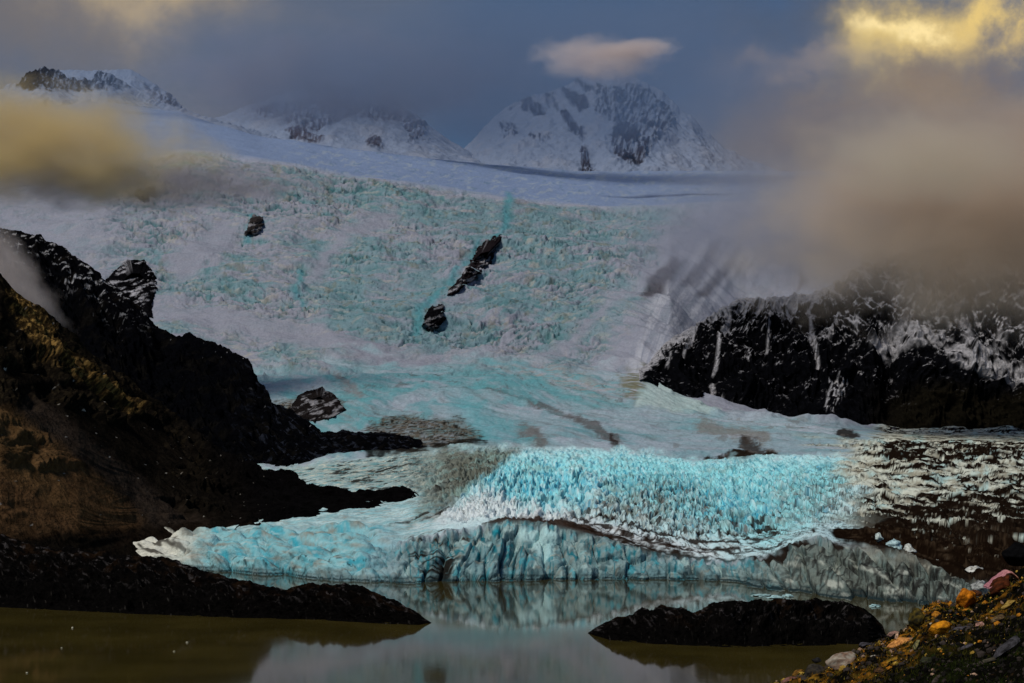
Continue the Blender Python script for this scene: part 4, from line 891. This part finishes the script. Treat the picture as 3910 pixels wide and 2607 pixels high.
# gravel and moss tufts that nobody could count
def scatter():
    import bmesh
    bm = bmesh.new(); bmesh.ops.create_icosphere(bm, subdivisions=1, radius=1.0)
    base = np.array([v.co[:] for v in bm.verts]); tri = np.array([[v.index for v in f.verts] for f in bm.faces]); bm.free()
    k0 = int(np.argmax(FG.T[:, 0] >= .55)); k1 = int(np.argmax(FG.T[:, 0] >= 3.05))
    j0 = int(np.searchsorted(px, 2780)); j1 = int(np.searchsorted(px, 4150))
    N = 15000
    r = rng.integers(k0, k1, N); cidx = rng.integers(j0, j1, N)
    P = FG.P[r, cidx]; dpt = dsil[r, cidx]; pr = rng.random(N)
    size = (.018 + .11 * rng.random(N) ** 5) * (P[:, 1] / 50)
    sc3 = rng.uniform(.55, 1.25, (N, 3)) * size[:, None]
    V = base[None] * rng.uniform(.75, 1.2, (N, len(base), 1)) * sc3[:, None, :]
    a = rng.uniform(0, 6.28, N); ca, sa = np.cos(a)[:, None], np.sin(a)[:, None]
    vx = V[..., 0] * ca - V[..., 1] * sa; vy = V[..., 0] * sa + V[..., 1] * ca
    V = np.stack([vx, vy, V[..., 2]], -1) + P[:, None, :]
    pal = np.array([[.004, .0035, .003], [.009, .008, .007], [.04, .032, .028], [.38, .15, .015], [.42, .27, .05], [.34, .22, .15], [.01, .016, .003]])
    q = np.clip((dpt / 330), 0, 1)  # darker stones lower down, painted shade like the soil
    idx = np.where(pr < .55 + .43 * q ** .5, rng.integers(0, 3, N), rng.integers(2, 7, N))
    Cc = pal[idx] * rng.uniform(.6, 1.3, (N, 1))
    C = np.repeat(Cc[:, None, :], len(base), 1)
    T_ = (tri[None] + (np.arange(N) * len(base))[:, None, None]).reshape(-1, 3)
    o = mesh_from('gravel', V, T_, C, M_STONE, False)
    tag(o, 'loose gravel strewn over the foreground slope', 'gravel', kind='stuff')
    N = 26000
    r = rng.integers(k0, k1, N); cidx = rng.integers(j0, j1, N)
    keep = fgn[r, cidx] + .3 * rng.random(N) > .02; r = r[keep]; cidx = cidx[keep]; N = len(r)
    P = FG.P[r, cidx] + rng.normal(0, .03, (N, 3)) * [1, 1, 0]
    a = rng.uniform(0, 6.28, N); hgt = rng.uniform(.05, .15, N); wd = .014
    side = np.stack([np.cos(a), np.sin(a), 0 * a], -1) * wd
    tip = P + np.stack([rng.normal(0, .06, N), rng.normal(0, .06, N), hgt], -1)
    V = np.stack([P - side, P + side, tip], 1)
    lt = ss(260, 20, dsil[r, cidx])  # painted light: tufts brighten and warm towards the skyline
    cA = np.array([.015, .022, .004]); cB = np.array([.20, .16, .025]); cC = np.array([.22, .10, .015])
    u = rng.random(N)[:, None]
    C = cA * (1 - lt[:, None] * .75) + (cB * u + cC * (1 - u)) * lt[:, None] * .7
    C = np.repeat(C[:, None, :], 3, 1)
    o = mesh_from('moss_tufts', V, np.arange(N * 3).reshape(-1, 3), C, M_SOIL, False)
    tag(o, 'low moss and dry grass tufts growing between the stones', 'moss', kind='stuff')
scatter()

# ------------------------------------------------------------------ CLOUDS AND MIST
def cloud(name, px_, y_, w_, h_, D, depth, dens, color, label, nscale=3.0, thresh=.0, soft=.55, seed=0, kind='stuff', tilt=0.0, aniso=0.2, rag=.5, flat=1.0):
    import bmesh
    bm = bmesh.new(); bmesh.ops.create_icosphere(bm, subdivisions=4, radius=1.0)
    off = Vector((seed * 7.3, 1, 2))
    for v in bm.verts: v.co *= 1 + .10 * mnoise.noise(v.co * 2 + off)
    me = bpy.data.meshes.new(name); bm.to_mesh(me); bm.free()
    o = bpy.data.objects.new(name, me); COL.objects.link(o)
    p = at(px_, y_, D); o.location = p
    o.scale = (w_ / F * D / 2, depth / 2, h_ / F * D / 2); o.rotation_euler = (0, tilt, 0)
    m = bpy.data.materials.new(name + ' vapour'); m.use_nodes = True
    nt = m.node_tree; L = nt.links.new
    for n in list(nt.nodes):
        if n.type == 'BSDF_PRINCIPLED': nt.nodes.remove(n)
    out = [n for n in nt.nodes if n.type == 'OUTPUT_MATERIAL'][0]
    pv = nd(nt, 'ShaderNodeVolumePrincipled'); pv.inputs['Color'].default_value = (*color, 1); pv.inputs['Anisotropy'].default_value = aniso
    L(pv.outputs[0], out.inputs['Volume'])
    tc = nd(nt, 'ShaderNodeTexCoord')
    ln = nd(nt, 'ShaderNodeVectorMath', operation='LENGTH'); L(tc.outputs['Object'], ln.inputs[0])
    mp = nd(nt, 'ShaderNodeMapping'); mp.inputs['Location'].default_value = (seed * 3.3, seed * 1.9, 0)
    mp.inputs['Scale'].default_value = (max(1, w_ / h_) ** .6, 1, 1)
    L(tc.outputs['Object'], mp.inputs['Vector'])
    nz = nd(nt, 'ShaderNodeTexNoise', Scale=nscale, Detail=5.0, Roughness=.55); L(mp.outputs[0], nz.inputs['Vector'])
    # radius pushed in and out by the noise, then a soft shell
    ma = nd(nt, 'ShaderNodeMath', operation='MULTIPLY_ADD'); L(nz.outputs['Fac'], ma.inputs[0]); ma.inputs[1].default_value = -2 * rag; 
    L(ln.outputs['Value'], ma.inputs[2])
    mr = nd(nt, 'ShaderNodeMapRange', interpolation_type='SMOOTHSTEP'); L(ma.outputs[0], mr.inputs['Value'])
    mr.inputs['From Min'].default_value = .88 - rag - thresh; mr.inputs['From Max'].default_value = .88 - rag - soft - thresh
    mr.inputs['To Min'].default_value = 0; mr.inputs['To Max'].default_value = dens
    L(mr.outputs[0], pv.inputs['Density'])
    me.materials.append(m)
    tag(o, label, 'cloud' if 'cloud' in name else 'haze', None, kind)
    return o


cloud('cloud', 100, 540, 1900, 600, 2500, 250, .028, (1.0, .84, .50), 'yellow cloud tinted with painted sunlight in front of the mountains at the left', 2.4, seed=1, tilt=.08, rag=.60, soft=.8)  # warm sunlight put into the vapour colour
cloud('cloud', 520, 708, 1950, 270, 2560, 240, .014, (.46, .42, .46), 'dim grey cloud band below the yellow cloud', 2.6, seed=2, rag=.6, soft=.7)
cloud('cloud', 3850, 790, 2600, 1150, 2380, 420, .022, (.93, .80, .68), 'big brownish cloud bank hiding the cliff top at the right', 2.6, seed=3, rag=.6, soft=.65, tilt=-.03)
cloud('cloud', 2280, 226, 660, 230, 4700, 200, .026, (1., .90, .86), 'small flat cloud cap above the centre peak', 2.4, seed=4, rag=.55, soft=.8, tilt=.05)
cloud('cloud', 2430, 188, 440, 110, 4690, 140, .038, (1., .90, .86), 'thin pointed tail of cloud drifting right off the cap', 2.2, seed=9, rag=.35, soft=.7, tilt=-.08)
cloud('cloud', 50, 1050, 860, 250, 2020, 120, .018, (1., .90, .86), 'thin mist patch drifting between the two left ridges', 2.4, seed=5, rag=.6, soft=.75, tilt=.95)
cloud('cloud', 3560, 600, 1250, 460, 2150, 220, .016, (1., .90, .76), 'paler domed cloud swelling out of the brownish bank', 2.4, seed=12, rag=.5, soft=.7, tilt=.05)
cloud('haze', 1900, 250, 4600, 1040, 5900, 1900, .0027, (.38, .50, .68), 'blue mist hanging over the far mountains', 2.4, seed=6, rag=.55, soft=.9)
cloud('haze', 1300, 290, 1900, 480, 6400, 900, .0085, (.72, .66, .68), 'greyer mist across the faint mountain left of the centre peak', 2.6, seed=8, rag=.6, soft=.75)
cloud('haze', 2980, 850, 1900, 800, 3000, 600, .0046, (.56, .60, .72), 'thin lilac mist on the snow slopes at the right', 2.2, seed=7, rag=.6, soft=.8)
cloud('haze', 2820, 900, 1200, 420, 2950, 260, .0060, (.74, .74, .84), 'streak of mist trailing off the bank across the snow chutes', 3.0, seed=14, rag=.7, soft=.7, tilt=-.35)
cloud('haze', 3200, 560, 1700, 560, 3900, 700, .0050, (.60, .56, .58), 'grey brown mist closing off the valley head at the right', 2.4, seed=10, rag=.5, soft=.8)

# ------------------------------------------------------------------ WORLD
SUN_EL = math.radians(50); SUN_AZ = math.radians(-138)         # azimuth from +Y (view direction) towards +X
world = bpy.data.worlds.new('World'); sc.world = world; world.use_nodes = True
nt = world.node_tree; L = nt.links.new
bg = nt.nodes['Background']
sky = nd(nt, 'ShaderNodeTexSky', sky_type='NISHITA'); sky.sun_disc = False; sky.sun_elevation = SUN_EL; sky.sun_rotation = SUN_AZ
sky.altitude = 300; sky.air_density = 1.0; sky.dust_density = .6; sky.ozone_density = 3.0
tc = nd(nt, 'ShaderNodeTexCoord'); sep = nd(nt, 'ShaderNodeSeparateXYZ'); L(tc.outputs['Generated'], sep.inputs[0])


def M(op, a, b=None, c_=None):
    n = nd(nt, 'ShaderNodeMath', operation=op)
    for i, v in enumerate((a, b, c_)):
        if v is None: continue
        if isinstance(v, (int, float)): n.inputs[i].default_value = v
        else: L(v, n.inputs[i])
    return n.outputs[0]


az = M('ARCTAN2', sep.outputs[0], sep.outputs[1]); el = M('ARCSINE', sep.outputs[2])
wn = nd(nt, 'ShaderNodeTexNoise', Scale=11.0, Detail=7.0, Roughness=.6); L(tc.outputs['Generated'], wn.inputs['Vector'])
wsep = nd(nt, 'ShaderNodeSeparateColor'); L(wn.outputs['Color'], wsep.inputs[0])
azw = M('ADD', az, M('MULTIPLY', M('SUBTRACT', wsep.outputs[0], .5), .20)); elw = M('ADD', el, M('MULTIPLY', M('SUBTRACT', wsep.outputs[1], .5), .13))


def glob(x, y, w_, h_, k=1.0, rot=0.0):
    a0 = math.atan((x - CX) / F); e0 = math.atan((YH - y) / F); ra = w_ / F; re = h_ / F
    da = M('SUBTRACT', azw, a0); de = M('SUBTRACT', elw, e0)
    ca, sa = math.cos(rot), math.sin(rot)
    u = M('DIVIDE', M('ADD', M('MULTIPLY', da, ca), M('MULTIPLY', de, sa)), ra); v = M('DIVIDE', M('SUBTRACT', M('MULTIPLY', de, ca), M('MULTIPLY', da, sa)), re)
    r2 = M('ADD', M('MULTIPLY', u, u), M('MULTIPLY', v, v))
    return M('MULTIPLY', M('EXPONENT', M('MULTIPLY', r2, -1.0)), k)


def mixc(fac, a, b):
    n = nd(nt, 'ShaderNodeMix', data_type='RGBA'); n.clamp_factor = True
    L(fac, n.inputs[0])
    for i, v in ((6, a), (7, b)):
        if isinstance(v, tuple): n.inputs[i].default_value = (*v, 1)
        else: L(v, n.inputs[i])
    return n.outputs[2]


SKY = 0.08
hs = nd(nt, 'ShaderNodeMix', data_type='RGBA', blend_type='MULTIPLY'); hs.inputs[0].default_value = 1
L(sky.outputs[0], hs.inputs[6]); hs.inputs[7].default_value = (.25, .37, .48, 1)
k = 1 / SKY
col = hs.outputs[2]
cn = nd(nt, 'ShaderNodeTexNoise', Scale=2.2, Detail=5.0, Roughness=.6); L(tc.outputs['Generated'], cn.inputs['Vector'])
cover = nd(nt, 'ShaderNodeMapRange'); L(cn.outputs['Fac'], cover.inputs['Value']); cover.inputs['From Min'].default_value = .40; cover.inputs['From Max'].default_value = .62
col = mixc(M('MULTIPLY', cover.outputs[0], .35), col, (2.1, 2.3, 2.7))
world_layers = (((300, 150, 1100, 420, 1.0), (1.9, 1.75, 1.8)), ((1150, 330, 800, 260, .8), (1.7, 1.8, 2.05)), ((3500, 560, 900, 420, 1.0), (2.1, 1.7, 1.55)), ((3300, 120, 500, 130, .5), (.7, .75, .85)),
                ((600, 20, 300, 130, 1.0), (5.6, 4.3, 2.6)), ((3330, 235, 430, 62, 1.0, .10), (5.6, 4.1, 2.8)), ((3550, 190, 260, 120, 1.0, .3), (9.0, 6.6, 2.4)), ((3640, 150, 100, 45, .6), (15, 12, 6)), ((3830, 60, 110, 200, 1.0), (9.0, 6.5, 2.4)),
                ((3560, 480, 420, 120, .7), (3.4, 2.5, 1.7)))
for g_, c_ in world_layers:
    col = mixc(glob(*g_), col, c_)
L(col, bg.inputs['Color']); bg.inputs['Strength'].default_value = SKY

sun = bpy.data.lights.new('sun', 'SUN'); sun.energy = 2.3; sun.angle = math.radians(12); sun.color = (1, .92, .80)
so = bpy.data.objects.new('sun', sun); COL.objects.link(so)
d = Vector((math.sin(SUN_AZ) * math.cos(SUN_EL), math.cos(SUN_AZ) * math.cos(SUN_EL), math.sin(SUN_EL)))
so.rotation_euler = d.to_track_quat('Z', 'Y').to_euler(); so.location = (-100, -50, 300)

# ------------------------------------------------------------------ CAMERA AND RENDER
cam = bpy.data.cameras.new('camera'); co = bpy.data.objects.new('camera', cam); COL.objects.link(co)
co.location = (0, 0, CAMZ); co.rotation_euler = (math.radians(90), 0, 0)
cam.sensor_width = 36; cam.lens = F / 3910 * 36; cam.shift_y = (YH - 1303.5) / 3910
cam.clip_start = .5; cam.clip_end = 60000
sc.camera = co
sc.view_settings.view_transform = 'Standard'; sc.view_settings.look = 'None'; sc.view_settings.exposure = 0.15; sc.view_settings.gamma = 1
sc.cycles.use_denoising = True
sc.cycles.volume_bounces = 3; sc.cycles.max_bounces = 5; sc.cycles.diffuse_bounces = 2; sc.cycles.glossy_bounces = 3
sc.cycles.volume_max_steps = 64; sc.cycles.volume_step_rate = 1.0
sc.cycles.use_adaptive_sampling = True; sc.cycles.adaptive_threshold = .02
